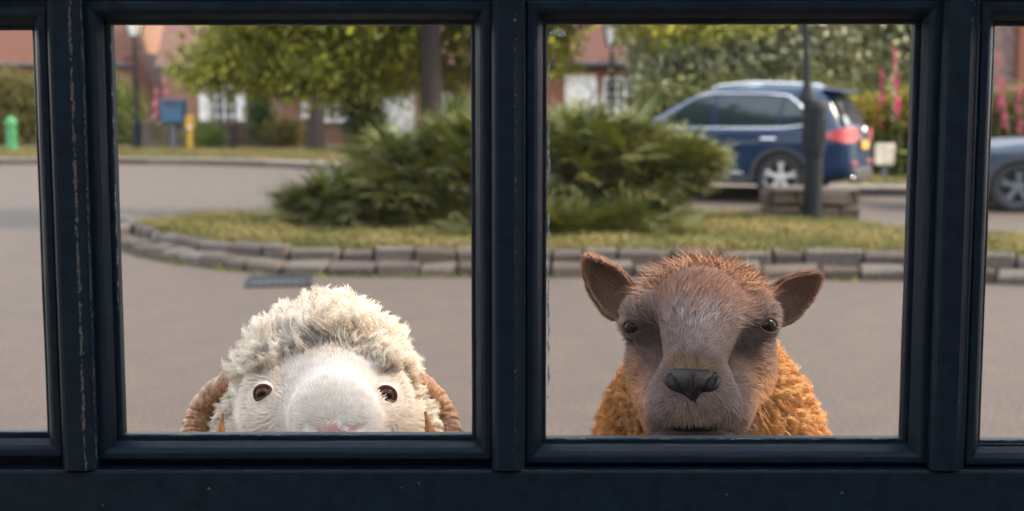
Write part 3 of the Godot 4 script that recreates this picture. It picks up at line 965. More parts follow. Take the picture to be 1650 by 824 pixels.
	for q in [[1612, 285, 24.4, 2.4], [1628, 285, 24.0, 1.9], [1645, 285, 24.2, 1.7]]:
		var p := atz(q[0], q[1], q[2]); p.y = 0.1
		hollyhock(p, q[3], Color(0.42, 0.06, 0.15), "rose pink hollyhock behind the slate blue car", "hollyhocks behind the slate car", 0.6)
	for q in [[262, 244, 41.6, 3.0], [250, 244, 41.8, 1.9]]:
		var p := atz(q[0], q[1], q[2]); p.y = 0.1
		hollyhock(p, q[3], Color(0.42, 0.15, 0.18), "tall pale pink hollyhock behind the blue bin" if q[3] > 2.5 else "short pale pink hollyhock beside the low stone wall", "", 1.1)

# ---------------------------------------------------------------- cottages, walls, street furniture
func cottage(called: String, label: String, px0: float, px1: float, d: float, eaves: float, ridge: float, depth: float, wall: Material, roof: Material, opens: Array, group := "") -> Node3D:
	# opens: [px0, py0, px1, py1, kind]; front wall in the plane z = -d
	var x0 := atz(px0, 172, d).x
	var x1 := atz(px1, 172, d).x
	var t := thing(called, label, "building", Vector3((x0 + x1) * 0.5, 0, -d), group)
	var ox := (x0 + x1) * 0.5
	var half := (x1 - x0) * 0.5
	var rects := []
	for o in opens:
		var a := atz(o[0], o[3], d)
		var e := atz(o[2], o[1], d)
		rects.append([Rect2(a.x - ox, maxf(a.y, 0.05), e.x - a.x, e.y - maxf(a.y, 0.05)), o[4]])
	rects.sort_custom(func(p, q): return p[0].position.x < q[0].position.x)
	var b := MB.new()
	var th := 0.3
	var cur := -half
	for r in rects:
		var R: Rect2 = r[0]
		if R.position.x > cur + 0.01: b.box(Vector3((cur + R.position.x) * 0.5, eaves * 0.5, -th * 0.5), Vector3(R.position.x - cur, eaves, th))
		b.box(Vector3(R.get_center().x, R.position.y * 0.5, -th * 0.5), Vector3(R.size.x, R.position.y, th))
		b.box(Vector3(R.get_center().x, (R.end.y + eaves) * 0.5, -th * 0.5), Vector3(R.size.x, eaves - R.end.y, th))
		cur = R.end.x
	b.box(Vector3((cur + half) * 0.5, eaves * 0.5, -th * 0.5), Vector3(half - cur, eaves, th))
	b.box(Vector3(0, eaves * 0.5, -depth + th * 0.5), Vector3(half * 2, eaves, th))
	for s in [-1, 1]:
		b.prism(PackedVector2Array([Vector2(0, -th), Vector2(eaves, -th), Vector2(eaves + (ridge - eaves) * (1.0 - th * 2 / depth), -depth * 0.5), Vector2(eaves, -depth + th), Vector2(0, -depth + th)]), s * half - (0.3 if s > 0 else 0.0), s * half + (0.3 if s < 0 else 0.0))
	part("wall", b, wall, t)
	# roof: courses of tiles laid up the slope, a ridge and a gutter
	b = MB.new()
	var slope := Vector2(depth * 0.5 + 0.25, ridge - eaves + 0.1)
	var L := slope.length()
	var n := int(L / 0.28)
	for face in [1, -1]:
		var dirv := Vector3(0, slope.y, -slope.x * face).normalized()
		var nrm := Vector3(0, slope.x, slope.y * face).normalized()
		var o := Vector3(0, eaves - 0.1, 0.25 if face > 0 else -depth - 0.25)
		var B := Basis(Vector3.RIGHT, nrm, Vector3.RIGHT.cross(nrm))
		for k in n:
			b.box(o + dirv * (L * (k + 0.5) / n) + nrm * (0.05 + rr(-0.004, 0.004)), Vector3(half * 2 + 0.3, 0.04, L / n * 1.12), B * Basis(Vector3.RIGHT, 0.07))
	part("roof", b, roof, t)
	b = MB.new()
	b.tube(PackedVector3Array([Vector3(-half - 0.15, ridge + 0.08, -depth * 0.5), Vector3(half + 0.15, ridge + 0.08, -depth * 0.5)]), PackedFloat32Array([0.12, 0.12]), 10)
	part("ridge", b, roof, t)
	b = MB.new()
	b.cbox(Vector3(0, eaves - 0.10, 0.31), Vector3(half * 2 + 0.3, 0.13, 0.12), 0.03)
	part("gutter", b, MT.gutter, t)
	for r in rects:
		var R: Rect2 = r[0]
		var c := R.get_center()
		if r[1] == 0:
			var D := MB.new()
			D.cbox(Vector3(c.x, c.y, -0.07), Vector3(R.size.x - 0.08, R.size.y - 0.04, 0.05), 0.005)
			for s in [-1, 1]: D.cbox(Vector3(c.x + s * (R.size.x * 0.5 - 0.03), c.y, -0.05), Vector3(0.06, R.size.y, 0.1), 0.005)
			D.cbox(Vector3(c.x, R.end.y - 0.03, -0.05), Vector3(R.size.x - 0.12, 0.06, 0.1), 0.005)
			for k in 5: D.cbox(Vector3(c.x + (k - 2) * R.size.x * 0.17, c.y, -0.042), Vector3(R.size.x * 0.15, R.size.y - 0.2, 0.012), 0.003)
			var door := part("door", D, MT.white_paint, t)
			var hd := MB.new()
			hd.rod(Vector3(c.x + R.size.x * 0.36, c.y - 0.05, -0.03), Vector3(c.x + R.size.x * 0.36, c.y + 0.08, -0.02), 0.015, 0.015)
			part("handle", hd, MT.cast_iron, door)
			continue
		var cols: int = r[1]
		var wn := MB.new()
		for s in [-1, 1]:
			wn.cbox(Vector3(c.x + s * (R.size.x * 0.5 - 0.05), c.y, -0.09), Vector3(0.10, R.size.y, 0.1), 0.008)
			wn.cbox(Vector3(c.x, c.y + s * (R.size.y * 0.5 - 0.045), -0.09), Vector3(R.size.x - 0.2, 0.09, 0.1), 0.008)
		for k in range(1, cols):
			wn.cbox(Vector3(R.position.x + R.size.x * k / cols, c.y, -0.095), Vector3(0.06 if k * 2 == cols else 0.035, R.size.y - 0.18, 0.06), 0.006)
		for k in range(1, 4):
			wn.cbox(Vector3(c.x, R.position.y + R.size.y * k / 4.0, -0.10), Vector3(R.size.x - 0.2, 0.035, 0.04), 0.006)
		var win := part("window", wn, MT.white_paint, t)
		for i in cols:
			for j in 4:
				var pn := MB.new()
				pn.box(Vector3(R.position.x + R.size.x * (i + 0.5) / cols, R.position.y + R.size.y * (j + 0.5) / 4.0, -0.14), Vector3(R.size.x / cols - 0.005, R.size.y / 4.0 - 0.005, 0.01))
				part("pane", pn, MT.dark_glass, win)
		var sl := MB.new()
		sl.cbox(Vector3(c.x, R.position.y - 0.04, 0.03), Vector3(R.size.x + 0.1, 0.07, 0.16), 0.01)
		part("sill", sl, MT.white_paint, win)
	return t
func shutter(t: Node3D, px0: float, py0: float, px1: float, py1: float, d: float) -> void:
	var a := atz(px0, py1, d)
	var e := atz(px1, py0, d)
	var b := MB.new()
	var c := (a + e) * 0.5
	b.cbox(Vector3(c.x, c.y, -d + 0.04), Vector3(e.x - a.x, e.y - a.y, 0.04), 0.008)
	for k in 8: b.cbox(Vector3(c.x, lerpf(a.y + 0.1, e.y - 0.1, k / 7.0), -d + 0.065), Vector3(e.x - a.x - 0.08, 0.07, 0.02), 0.005)
	part("shutter", b, MT.white_paint, t, true)

func stone_wall(label: String, px0: float, px1: float, d: float, h: float, cap: Material, courses: int) -> void:
	var x0 := atz(px0, 200, d).x
	var x1 := atz(px1, 200, d).x
	var t := thing("stone_wall", label, "wall", Vector3((x0 + x1) * 0.5, 0.08, -d))
	var b := MB.new()
	b.box(Vector3(0, h * 0.5, -0.16), Vector3(x1 - x0, h, 0.28))
	part("core", b, MT.mortar, t)
	var ms := stone_meshes("stone", 40 + int(d), 0.02, 0.012, Vector3(1, h / courses - 0.012, 0.12))
	for k in courses:
		var o := -(x1 - x0) * 0.5
		lay_stones(t, "stone", PackedVector3Array([Vector3(o - rr(0, 0.2), 0, 0), Vector3(-o, 0, 0)]), ms, 0.22, 0.5, h * (k + 0.5) / courses, 0.015, 60)
	if cap:
		b = MB.new()
		b.cbox(Vector3(0, h + 0.045, -0.13), Vector3(x1 - x0 + 0.06, 0.09, 0.42), 0.02)
		part("coping", b, cap, t)

func lamp_post(label: String, base: Vector3, h: float) -> void:
	var t := thing("lamp_post", label, "lamp", base, "")
	var b := MB.new()
	b.lathe(Vector3.ZERO, PackedVector2Array([Vector2(0.17, -0.05), Vector2(0.17, 0.08), Vector2(0.13, 0.12), Vector2(0.12, 0.7), Vector2(0.14, 0.74), Vector2(0.10, 0.82), Vector2(0.06, 0.95), Vector2(0.05, h - 0.9), Vector2(0.07, h - 0.86), Vector2(0.045, h - 0.8), Vector2(0.04, h - 0.68)]), 16)
	part("post", b, MT.cast_iron, t)
	b = MB.new()
	b.rod(Vector3(-0.3, h - 1.0, 0), Vector3(0.3, h - 1.0, 0), 0.015, 0.015)
	part("ladder_bar", b, MT.cast_iron, t)
	b = MB.new()
	var y0 := h - 0.66
	var y1 := h - 0.2
	for k in 4:
		var a := TAU * (k + 0.5) / 4.0
		var d := Vector3(cos(a), 0, sin(a))
		b.rod(Vector3(0, y0, 0) + d * 0.17, Vector3(0, y1, 0) + d * 0.29, 0.014, 0.014, 6)
		var a2 := TAU * (k + 1.5) / 4.0
		var d2 := Vector3(cos(a2), 0, sin(a2))
		b.rod(Vector3(0, y0, 0) + d * 0.17, Vector3(0, y0, 0) + d2 * 0.17, 0.014, 0.014, 6)
		b.rod(Vector3(0, y1, 0) + d * 0.29, Vector3(0, y1, 0) + d2 * 0.29, 0.016, 0.016, 6)
	var ln := part("lantern", b, MT.cast_iron, t)
	b = MB.new()
	b.lathe(Vector3.ZERO, PackedVector2Array([Vector2(0.31, y1), Vector2(0.30, y1 + 0.02), Vector2(0.12, y1 + 0.16), Vector2(0.09, y1 + 0.2), Vector2(0.02, y1 + 0.28), Vector2(0.0, y1 + 0.3)]), 4, Basis(Vector3.UP, PI / 4))
	part("cap", b, MT.cast_iron, ln)
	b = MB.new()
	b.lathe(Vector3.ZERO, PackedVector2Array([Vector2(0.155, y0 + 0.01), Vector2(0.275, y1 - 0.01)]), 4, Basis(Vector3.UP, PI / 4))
	part("glass", b, MT.white_paint, ln)  # opaque white paints in the sky light on the lantern glass

func build_buildings() -> void:
	var c := cottage("cottage", "long low cottage of pale pinkish brick with white windows and a brown tiled roof", 262, 830, 46.0, 2.75, 7.2, 8.0, MT.pale_brick, MT.brown_tile, [[336, 138, 384, 203, 4], [510, 143, 574, 194, 4], [612, 150, 668, 236, 0], [712, 148, 740, 197, 2]])
	shutter(c, 322, 135, 335, 203, 46.0)
	shutter(c, 385, 135, 395, 208, 46.0)
	shutter(c, 486, 138, 497, 192, 46.0)
	cottage("cottage", "red brick cottage with a wide white door beside a white sash window and terracotta roof", 880, 1066, 36.0, 2.55, 6.2, 7.0, MT.brick, MT.salmon_tile, [[910, 120, 962, 190, 0], [970, 123, 1046, 179, 6]])
	var c3 := cottage("cottage", "cottage with a broad orange tiled roof half hidden behind hedges", -260, 214, 50.0, 2.95, 7.0, 8.0, MT.pale_brick, MT.orange_tile, [])
	var b := MB.new()                      # lean-to roof stepping down at its end
	var p0 := atz(214, 88, 49.9); var p1 := atz(254, 168, 49.9)
	var w0 := p0 - c3.position
	var w1 := p1 - c3.position
	b.prism(PackedVector2Array([Vector2(w1.y - 0.3, 0), Vector2(w1.y, 0), Vector2(w0.y, -2.5), Vector2(w0.y - 0.3, -2.5)]), 0, 0.01)
	b = MB.new()
	b.quad(Vector3(w0.x, 0, 0.0), Vector3(w1.x, 0, 0.0), Vector3(w1.x, w1.y, 0.0), Vector3(w0.x, w0.y, 0.0))
	b.quad(Vector3(w1.x, 0, 0), Vector3(w1.x, 0, -6), Vector3(w1.x, w1.y, -6), Vector3(w1.x, w1.y, 0))
	part("extension_wall", b, MT.pale_brick, c3)
	b = MB.new()
	var sl := Vector3(w1.x - w0.x, w1.y - w0.y, 0)
	var bs := Basis(sl.normalized(), Vector3.BACK.cross(sl.normalized()), Vector3.BACK)
	b.box(Vector3((w0.x + w1.x) * 0.5, (w0.y + w1.y) * 0.5 - 0.15, -2.9), Vector3(sl.length() + 0.3, 0.55, 6.4), bs)
	part("extension_roof", b, MT.orange_tile, c3)
	cottage("cottage", "rendered cottage with pinkish grey front behind the hollyhocks", 1560, 1790, 34.0, 4.6, 8.0, 7.0, MT.render_wall, MT.brown_tile, [[1700, 60, 1760, 120, 4]])
	b = MB.new()
	b.cbox(Vector3(atz(1648, 100, 33.9).x - atz(1675, 172, 34.0).x, 2.3, 0.14), Vector3(0.3, 4.5, 0.24), 0.01)
	part("brick_pier", b, MT.brick, get_node("cottage_003"))
	stone_wall("low rough stone wall in front of the long cottage", 232, 500, 43.9, 0.82, null, 3)
	stone_wall("stone garden wall under the flowers beside the blue car", 1395, 1760, 25.2, 1.05, MT.stone1, 4)
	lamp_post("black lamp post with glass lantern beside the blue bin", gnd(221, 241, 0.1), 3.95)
	var lp := atz(985, 230, 33.0)
	lp.y = 0.1
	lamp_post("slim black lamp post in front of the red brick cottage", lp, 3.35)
	# blue box on a post
	var p := gnd(281, 241, 0.1)
	var t := thing("litter_bin", "blue box bin on a grey post by the verge", "bin", p)
	b = MB.new()
	b.rod(Vector3(0, -0.05, 0), Vector3(0, 1.0, 0), 0.085, 0.085, 10)
	part("post", b, MT.post_grey, t)
	b = MB.new()
	b.cbox(Vector3(0, 1.08, 0), Vector3(0.66, 0.62, 0.45), 0.04)
	part("box", b, MT.blue_plastic, t)
	b = MB.new()
	b.cbox(Vector3(0, 1.42, 0), Vector3(0.70, 0.06, 0.5), 0.02)
	part("lid", b, MT.blue_plastic, t)
	b = MB.new()
	b.cbox(Vector3(0, 1.28, 0.228), Vector3(0.4, 0.1, 0.012), 0.003)
	part("slot", b, MT.black_plastic, t)
	# yellow marker
	p = gnd(307, 242, 0.1)
	t = thing("marker_post", "bright yellow marker post standing beside the blue bin", "post", p)
	b = MB.new()
	b.cbox(Vector3(0, 0.30, 0), Vector3(0.16, 0.72, 0.12), 0.015)
	part("stem", b, MT.yellow_plastic, t)
	b = MB.new()
	b.cbox(Vector3(0, 0.80, 0), Vector3(0.25, 0.40, 0.14), 0.025)
	part("head", b, MT.yellow_plastic, t)
	b = MB.new()
	b.cbox(Vector3(0, 0.66, 0.074), Vector3(0.15, 0.10, 0.006), 0.002)
	part("label_plate", b, MT.cream_paint, t)
	# dark bollard
	p = gnd(376, 242, 0.1)
	t = thing("bollard", "dark wooden bollard before the low stone wall", "bollard", p)
	b = MB.new()
	b.cbox(Vector3(0, 0.32, 0), Vector3(0.2, 0.78, 0.2), 0.02)
	part("post", b, MT.bark, t)
	b = MB.new()
	b.lathe(Vector3(0, 0.71, 0), PackedVector2Array([Vector2(0.14, 0), Vector2(0.13, 0.03), Vector2(0.0, 0.09)]), 4, Basis(Vector3.UP, PI / 4))
	part("cap", b, MT.bark, t)
	# green post at the left
	p = gnd(19, 244, 0.1)
	t = thing("bollard", "bright green plastic bollard standing on the verge before the hedge", "bollard", p)
	b = MB.new()
	b.lathe(Vector3.ZERO, PackedVector2Array([Vector2(0.19, -0.05), Vector2(0.19, 0.1), Vector2(0.16, 0.14), Vector2(0.14, 0.72), Vector2(0.17, 0.75), Vector2(0.16, 0.84), Vector2(0.09, 0.95), Vector2(0.0, 0.99)]), 16)
	part("post", b, MT.green_plastic, t)
	b = MB.new()
	b.lathe(Vector3.ZERO, PackedVector2Array([Vector2(0.155, 0.42), Vector2(0.165, 0.43), Vector2(0.165, 0.5), Vector2(0.15, 0.51)]), 16)
	part("band", b, MT.green_plastic, t)
	# lamp post base on the island and its stone plinth
	p = gnd(1309, 356, 0.18)
	p.y = 0.18
	t = thing("iron_post", "thick black cast iron post with a slim upper shaft on the island", "post", p)
	b = MB.new()
	b.lathe(Vector3.ZERO, PackedVector2Array([Vector2(0.12, -0.08), Vector2(0.12, 0.06), Vector2(0.098, 0.10), Vector2(0.095, 0.62), Vector2(0.098, 0.70), Vector2(0.116, 0.73), Vector2(0.116, 1.10), Vector2(0.124, 1.12), Vector2(0.124, 1.19), Vector2(0.10, 1.23)]), 20)
	part("column", b, MT.cast_iron, t)
	b = MB.new()
	b.lathe(Vector3.ZERO, PackedVector2Array([Vector2(0.102, 1.22), Vector2(0.09, 1.29), Vector2(0.05, 1.36), Vector2(0.036, 1.5), Vector2(0.033, 2.1), Vector2(0.05, 2.13), Vector2(0.05, 2.18), Vector2(0.03, 2.22), Vector2(0.026, 3.2)]), 14, Basis(Vector3.BACK, 0.06))
	part("shaft", b, MT.cast_iron, t)
	b = MB.new()
	for k in 8:
		var a := TAU * k / 8.0
		b.cbox(Vector3(cos(a) * 0.112, 0.92, sin(a) * 0.112), Vector3(0.02, 0.26, 0.045), 0.005, Basis(Vector3.UP, -a))
	part("panel", b, MT.cast_iron, t)
	var q0 := gnd(1243, 361, 0.18)
	var q1 := gnd(1392, 357, 0.18)
	var mid := (q0 + q1) * 0.5 + Vector3(0, 0, -0.60)
	t = thing("stone_plinth", "squat block of rough brown stones around the foot of the iron post", "plinth", mid)
	var w := q1.x - q0.x - 0.14
	mid.x += 0.04
	t.position = mid
	b = MB.new()
	b.box(Vector3(0, 0.13, 0), Vector3(w - 0.06, 0.28, 0.40))
	part("core", b, MT.mortar, t)
	var ms := stone_meshes("stone", 91, 0.022, 0.012, Vector3(1, 0.145, 0.11))
	for k in 2:
		for s in [-1, 1]:
			lay_stones(t, "stone", PackedVector3Array([Vector3(-w * 0.5, 0, s * 0.2), Vector3(w * 0.5 + 0.04, 0, s * 0.2)]), ms, 0.18, 0.34, 0.06 + k * 0.155, 0.014)
			lay_stones(t, "stone", PackedVector3Array([Vector3(s * w * 0.5, 0, -0.2), Vector3(s * w * 0.5, 0, 0.22)]), ms, 0.16, 0.24, 0.06 + k * 0.155, 0.014)
	b = MB.new()
	b.cbox(Vector3(-w * 0.2, 0.305, 0), Vector3(w * 0.62, 0.05, 0.5), 0.014, Basis(), 0.008, rng)
	b.cbox(Vector3(w * 0.33, 0.30, 0), Vector3(w * 0.40, 0.05, 0.5), 0.014, Basis(), 0.008, rng)
	part("coping", b, MT.stone3, t)
	# added unseen terrace behind the viewpoint, put in for the car paint to mirror
	t = thing("added_terrace", "added unseen brick terrace standing behind the window's room", "building", Vector3(0, 0, 9))
	b = MB.new()
	b.box(Vector3(0, 2.6, 4.0), Vector3(44, 5.2, 8.0))
	part("wall", b, MT.brick, t)
	b = MB.new()
	b.prism(PackedVector2Array([Vector2(5.2, -0.4), Vector2(8.4, 4.0), Vector2(5.2, 8.4)]), -22.3, 22.3)
	part("roof", b, MT.brown_tile, t)
	for k in 9:
		for j in 2:
			var wn := MB.new()
			wn.cbox(Vector3(-20 + k * 5.0, 1.5 + j * 2.4, -0.02), Vector3(1.1, 1.3, 0.08), 0.01)
			var wp := part("window", wn, MT.white_paint, t)
			wn = MB.new()
			wn.box(Vector3(-20 + k * 5.0, 1.5 + j * 2.4, -0.068), Vector3(0.9, 1.1, 0.01))
			part("pane", wn, MT.dark_glass, wp)
	# small white box by the garden wall
	p = atz(1425, 283, 24.0)
	p.y = 0.1
	t = thing("utility_box", "small white box on a short leg beside the garden wall", "box", p)
	b = MB.new()
	b.cbox(Vector3(0, 0.42, 0), Vector3(0.32, 0.38, 0.18), 0.02)
	part("cabinet", b, MT.cream_paint, t)
	b = MB.new()
	b.rod(Vector3(0, -0.05, 0), Vector3(0, 0.25, 0), 0.05, 0.05)
	part("leg", b, MT.post_grey, t)

# ---------------------------------------------------------------- cars (local: x forwards, y up, z to the right; rear axle at x = 0)
func lerp_tab(tab: Array, x: float) -> float:
	if x <= tab[0][0]: return tab[0][1]
	for i in range(1, tab.size()):
		if x <= tab[i][0]:
			var t: float = (x - tab[i - 1][0]) / (tab[i][0] - tab[i - 1][0])
			t = t * t * (3.0 - 2.0 * t) * 0.5 + t * 0.5
			return lerpf(tab[i - 1][1], tab[i][1], t)
	return tab[tab.size() - 1][1]
func wheel(t: Node3D, at: Vector3, side: float, r: float, metal: Material) -> void:
	var B := Basis(Vector3.RIGHT, side * PI / 2.0)        # lathe axis along the axle, outwards
	var w := Node3D.new()
	w.name = "wheel"
	t.add_child(w, true)
	w.position = at
	var b := MB.new()
	b.lathe(Vector3.ZERO, PackedVector2Array([Vector2(r * 0.66, -0.11), Vector2(r * 0.9, -0.115), Vector2(r * 0.985, -0.09), Vector2(r, -0.05), Vector2(r, 0.05), Vector2(r * 0.985, 0.09), Vector2(r * 0.9, 0.112), Vector2(r * 0.72, 0.108), Vector2(r * 0.68, 0.09)]), 36, B)
	part("tyre", b, MT.tyre, w)
	b = MB.new()
	b.lathe(Vector3.ZERO, PackedVector2Array([Vector2(r * 0.64, -0.1), Vector2(r * 0.60, 0.02), Vector2(r * 0.66, 0.08), Vector2(r * 0.70, 0.098), Vector2(r * 0.71, 0.09)]), 36, B)
	b.lathe(Vector3.ZERO, PackedVector2Array([Vector2(0.085, 0.06), Vector2(0.08, 0.085), Vector2(0.05, 0.095), Vector2(0.0, 0.096)]), 18, B)
	part("rim", b, metal, w)
	b = MB.new()
	b.lathe(Vector3.ZERO, PackedVector2Array([Vector2(r * 0.62, -0.01), Vector2(0.0, -0.012)]), 24, B)
	part("brake_disc", b, MT.black_plastic, w)
	for k in 5:
		b = MB.new()
		var a := TAU * k / 5.0 + 0.35
		for s in [-0.13, 0.13]:
			var d0 := B * Vector3(cos(a + s * 0.4), 0, sin(a + s * 0.4)) * 0.06
			var d1 := B * Vector3(cos(a + s), 0, sin(a + s)) * r * 0.66
			var up := B * Vector3.UP
			b.rod(d0 + up * 0.078, d1 + up * 0.086, 0.026, 0.021, 6)
		part("spoke", b, metal, w)
func build_car(called: String, label: String, P: Vector3, heading: Vector3, paint: Material, sc: float, hatch: bool) -> void:
	var t := thing(called, label, "car", P, "")
	var hv := heading.normalized()
	t.basis = Basis(hv, Vector3.UP, hv.cross(Vector3.UP)) * Basis.from_scale(Vector3(sc, 1.0 if not hatch else 0.90, 1.0 if not hatch else 0.95))
	var W := [[-0.96, 0.50], [-0.95, 0.70], [-0.90, 0.82], [-0.80, 0.90], [-0.5, 0.935], [0.2, 0.95], [1.4, 0.93], [2.6, 0.94], [3.1, 0.92], [3.4, 0.85], [3.6, 0.74], [3.70, 0.55], [3.72, 0.40]]
	var YB := [[-0.96, 0.42], [-0.85, 0.33], [-0.5, 0.28], [0.5, 0.26], [2.4, 0.26], [3.3, 0.26], [3.6, 0.30], [3.72, 0.40]]
	var YS := [[-0.96, 0.98], [-0.8, 1.02], [0.0, 1.045], [1.2, 1.02], [2.1, 1.0], [2.7, 0.985], [3.2, 0.93], [3.5, 0.85], [3.68, 0.74], [3.72, 0.66]]
	var XS := []
	var x := -0.96
	while x < 3.72:
		XS.append(x)
		x += 0.02 if x < -0.84 else 0.06
	XS.append(3.72)
	var sect := func(xx: float) -> PackedVector3Array:
		var w := lerp_tab(W, xx)
		var yb := lerp_tab(YB, xx)
		var ys := lerp_tab(YS, xx)
		var h := []
		h.append_array([Vector2(0.0, yb), Vector2(w * 0.72, yb), Vector2(w * 0.92, yb + 0.03), Vector2(w * 0.965, yb + 0.12), Vector2(w * 0.975, 0.50)])
		for k in 5: h.append(Vector2(w * lerpf(0.98, 0.992, k / 4.0), lerpf(0.54, 0.80, k / 4.0)))
		h.append_array([Vector2(w * 1.0, 0.84), Vector2(w * 0.985, 0.88), Vector2(w * 0.975, ys - 0.05), Vector2(w * 0.95, ys), Vector2(w * 0.86, ys + 0.02), Vector2(w * 0.5, ys + 0.05), Vector2(0, ys + 0.06)])
		var out := PackedVector3Array()
		for k in h.size(): out.append(Vector3(xx, h[k].y, h[k].x))
		for k in range(h.size() - 2, 0, -1): out.append(Vector3(xx, h[k].y, -h[k].x))
		out.reverse()
		return out
	var rows := []
	for xx in XS: rows.append(sect.call(xx))
	var b := MB.new()
	var C: int = rows[0].size()
	b.grid(rows, true)
	# open the wheel arches
	var keep := PackedInt32Array()
	for i in range(0, b.ix.size(), 3):
		var m := (b.v[b.ix[i]] + b.v[b.ix[i + 1]] + b.v[b.ix[i + 2]]) / 3.0
		var cut := absf(m.z) > 0.60 and (Vector2(m.x, m.y - 0.36).length() < 0.405 or Vector2(m.x - 2.82, m.y - 0.36).length() < 0.405)
		if not cut: keep.append_array(PackedInt32Array([b.ix[i], b.ix[i + 1], b.ix[i + 2]]))
	b.ix = keep
	for row in [rows[0], rows[rows.size() - 1]]:
		for k in range(1, C - 1): b.tri(row[0], row[k], row[k + 1])
	# cabin: rounded rings stacked up to the roof
	var rings := [[0.99, -0.88, 2.36, 0.885], [1.06, -0.86, 2.22, 0.862], [1.2, -0.80, 1.98, 0.825], [1.35, -0.72, 1.70, 0.775], [1.48, -0.63, 1.44, 0.725], [1.56, -0.56, 1.24, 0.685], [1.615, -0.48, 1.05, 0.62], [1.645, -0.30, 0.85, 0.48], [1.655, 0.0, 0.6, 0.2]]
	var cab := []
	for r in rings:
		var row := PackedVector3Array()
		var cx: float = (r[1] + r[2]) * 0.5
		var hx: float = (r[2] - r[1]) * 0.5
		for k in 48:
			var a := TAU * k / 48.0
			var c := cos(a)
			var s := sin(a)
			row.append(Vector3(cx + hx * signf(c) * pow(absf(c), 0.32), r[0], -r[3] * signf(s) * pow(absf(s), 0.32)))
		cab.append(row)
	b.grid(cab, true)
	var body := part("body", b, paint, t)
	# arch trims, liners, sills
	for ax in [0.0, 2.82]:
		for s in [-1, 1]:
			b = MB.new()
			var w := lerp_tab(W, ax) * 0.985
			var pts := []
			for k in 21:
				var a := lerpf(-0.15, PI + 0.15, k / 20.0)
				pts.append(Vector2(cos(a), sin(a)))
			for k in 20:
				for e in [[0.375, 0.44, 0.012, 0.012], [0.44, 0.445, 0.012, -0.03], [0.375, 0.375, 0.012, -0.30]]:
					var A := Vector3(ax + pts[k].x * e[0], 0.36 + pts[k].y * e[0], s * (w + e[2])); var A1 := Vector3(ax + pts[k + 1].x * e[0], 0.36 + pts[k + 1].y * e[0], s * (w + e[2]))
					var E := Vector3(ax + pts[k].x * e[1], 0.36 + pts[k].y * e[1], s * (w + e[3])); var E1 := Vector3(ax + pts[k + 1].x * e[1], 0.36 + pts[k + 1].y * e[1], s * (w + e[3]))
					if s > 0: b.quad(A, E, E1, A1)
					else: b.quad(A1, E1, E, A)
			part("wheel_arch", b, MT.black_plastic, t)
			wheel(t, Vector3(ax, 0.355, s * (w - 0.115)), s, 0.355, MT.post_grey if hatch else MT.alloy)
	for s in [-1, 1]:
		b = MB.new()
		b.cbox(Vector3(1.41, 0.33, s * 0.905), Vector3(1.95, 0.12, 0.05), 0.02)
		part("sill_trim", b, MT.black_plastic, t)
		b = MB.new()
		b.cbox(Vector3(1.41, 0.42, s * 0.93), Vector3(1.75, 0.03, 0.02), 0.006)
		part("side_strip", b, MT.chrome, t)
	# glass laid 6 mm over the cabin
	var hw := func(y: float) -> float: return lerp_tab([[0.99, 0.885], [1.06, 0.862], [1.2, 0.825], [1.35, 0.775], [1.48, 0.725], [1.56, 0.685]], y)
	for s in [-1, 1]:
		for q in [["side_window", [[1.88, 1.07], [1.02, 1.07], [1.02, 1.50], [1.30, 1.475]]], ["side_window", [[0.95, 1.07], [0.10, 1.07], [0.02, 1.50], [0.95, 1.50]]], ["quarter_window", [[0.04, 1.07], [-0.34, 1.12], [-0.16, 1.40], [-0.02, 1.49]]]]:
			b = MB.new()
			var Q: Array = q[1]
			var rows2 := []
			for i in 7:
				var row := PackedVector3Array()
				for j in 9:
					var u := i / 6.0
					var vv := j / 8.0
					var p := Vector2(Q[0][0], Q[0][1]).lerp(Vector2(Q[1][0], Q[1][1]), vv).lerp(Vector2(Q[3][0], Q[3][1]).lerp(Vector2(Q[2][0], Q[2][1]), vv), u)
					row.append(Vector3(p.x, p.y, s * (hw.call(p.y) + 0.004)))
				if s < 0: row.reverse()
				rows2.append(row)
			rows2.reverse()
			b.grid(rows2)
			part(q[0], b, MT.car_glass, t)
		b = MB.new()                   # bright line round the side glass
		var tr := PackedVector3Array()
		for q in [[2.02, 1.045], [1.0, 1.045], [0.0, 1.05], [-0.42, 1.10], [-0.22, 1.38], [-0.05, 1.50], [0.3, 1.535], [1.0, 1.535], [1.28, 1.51]]:
			tr.append(Vector3(q[0], q[1], s * (hw.call(q[1]) + 0.008)))
		b.tube(tr, PackedFloat32Array([0.012, 0.014, 0.016, 0.022, 0.024, 0.018, 0.013, 0.012, 0.010]), 6)
		part("window_trim", b, MT.chrome, t)
		b = MB.new()
		b.tube(PackedVector3Array([Vector3(-0.32, 1.60, s * 0.58), Vector3(-0.2, 1.665, s * 0.57), Vector3(0.5, 1.69, s * 0.56), Vector3(1.0, 1.645, s * 0.57), Vector3(1.1, 1.60, s * 0.58)]), PackedFloat32Array([0.012, 0.018, 0.018, 0.018, 0.012]), 8)
		part("roof_rail", b, MT.chrome, t)
		b = MB.new()
		b.cbox(Vector3(1.72, 1.12, s * 1.0), Vector3(0.14, 0.15, 0.2), 0.04)
		part("door_mirror", b, paint, t)
		for hx in [1.12, 0.18]:
			b = MB.new()
			b.cbox(Vector3(hx, 0.90, s * 0.952), Vector3(0.22, 0.035, 0.035), 0.012)
			part("door_handle", b, MT.chrome, t)
		for hx in [0.98, 2.02]:
			b = MB.new()
			b.box(Vector3(hx, 0.72, s * 0.936), Vector3(0.008, 0.6, 0.01))
			part("door_gap", b, MT.black_plastic, t)
		# tail lamp wraps the corner
		b = MB.new()
		var lamp := []
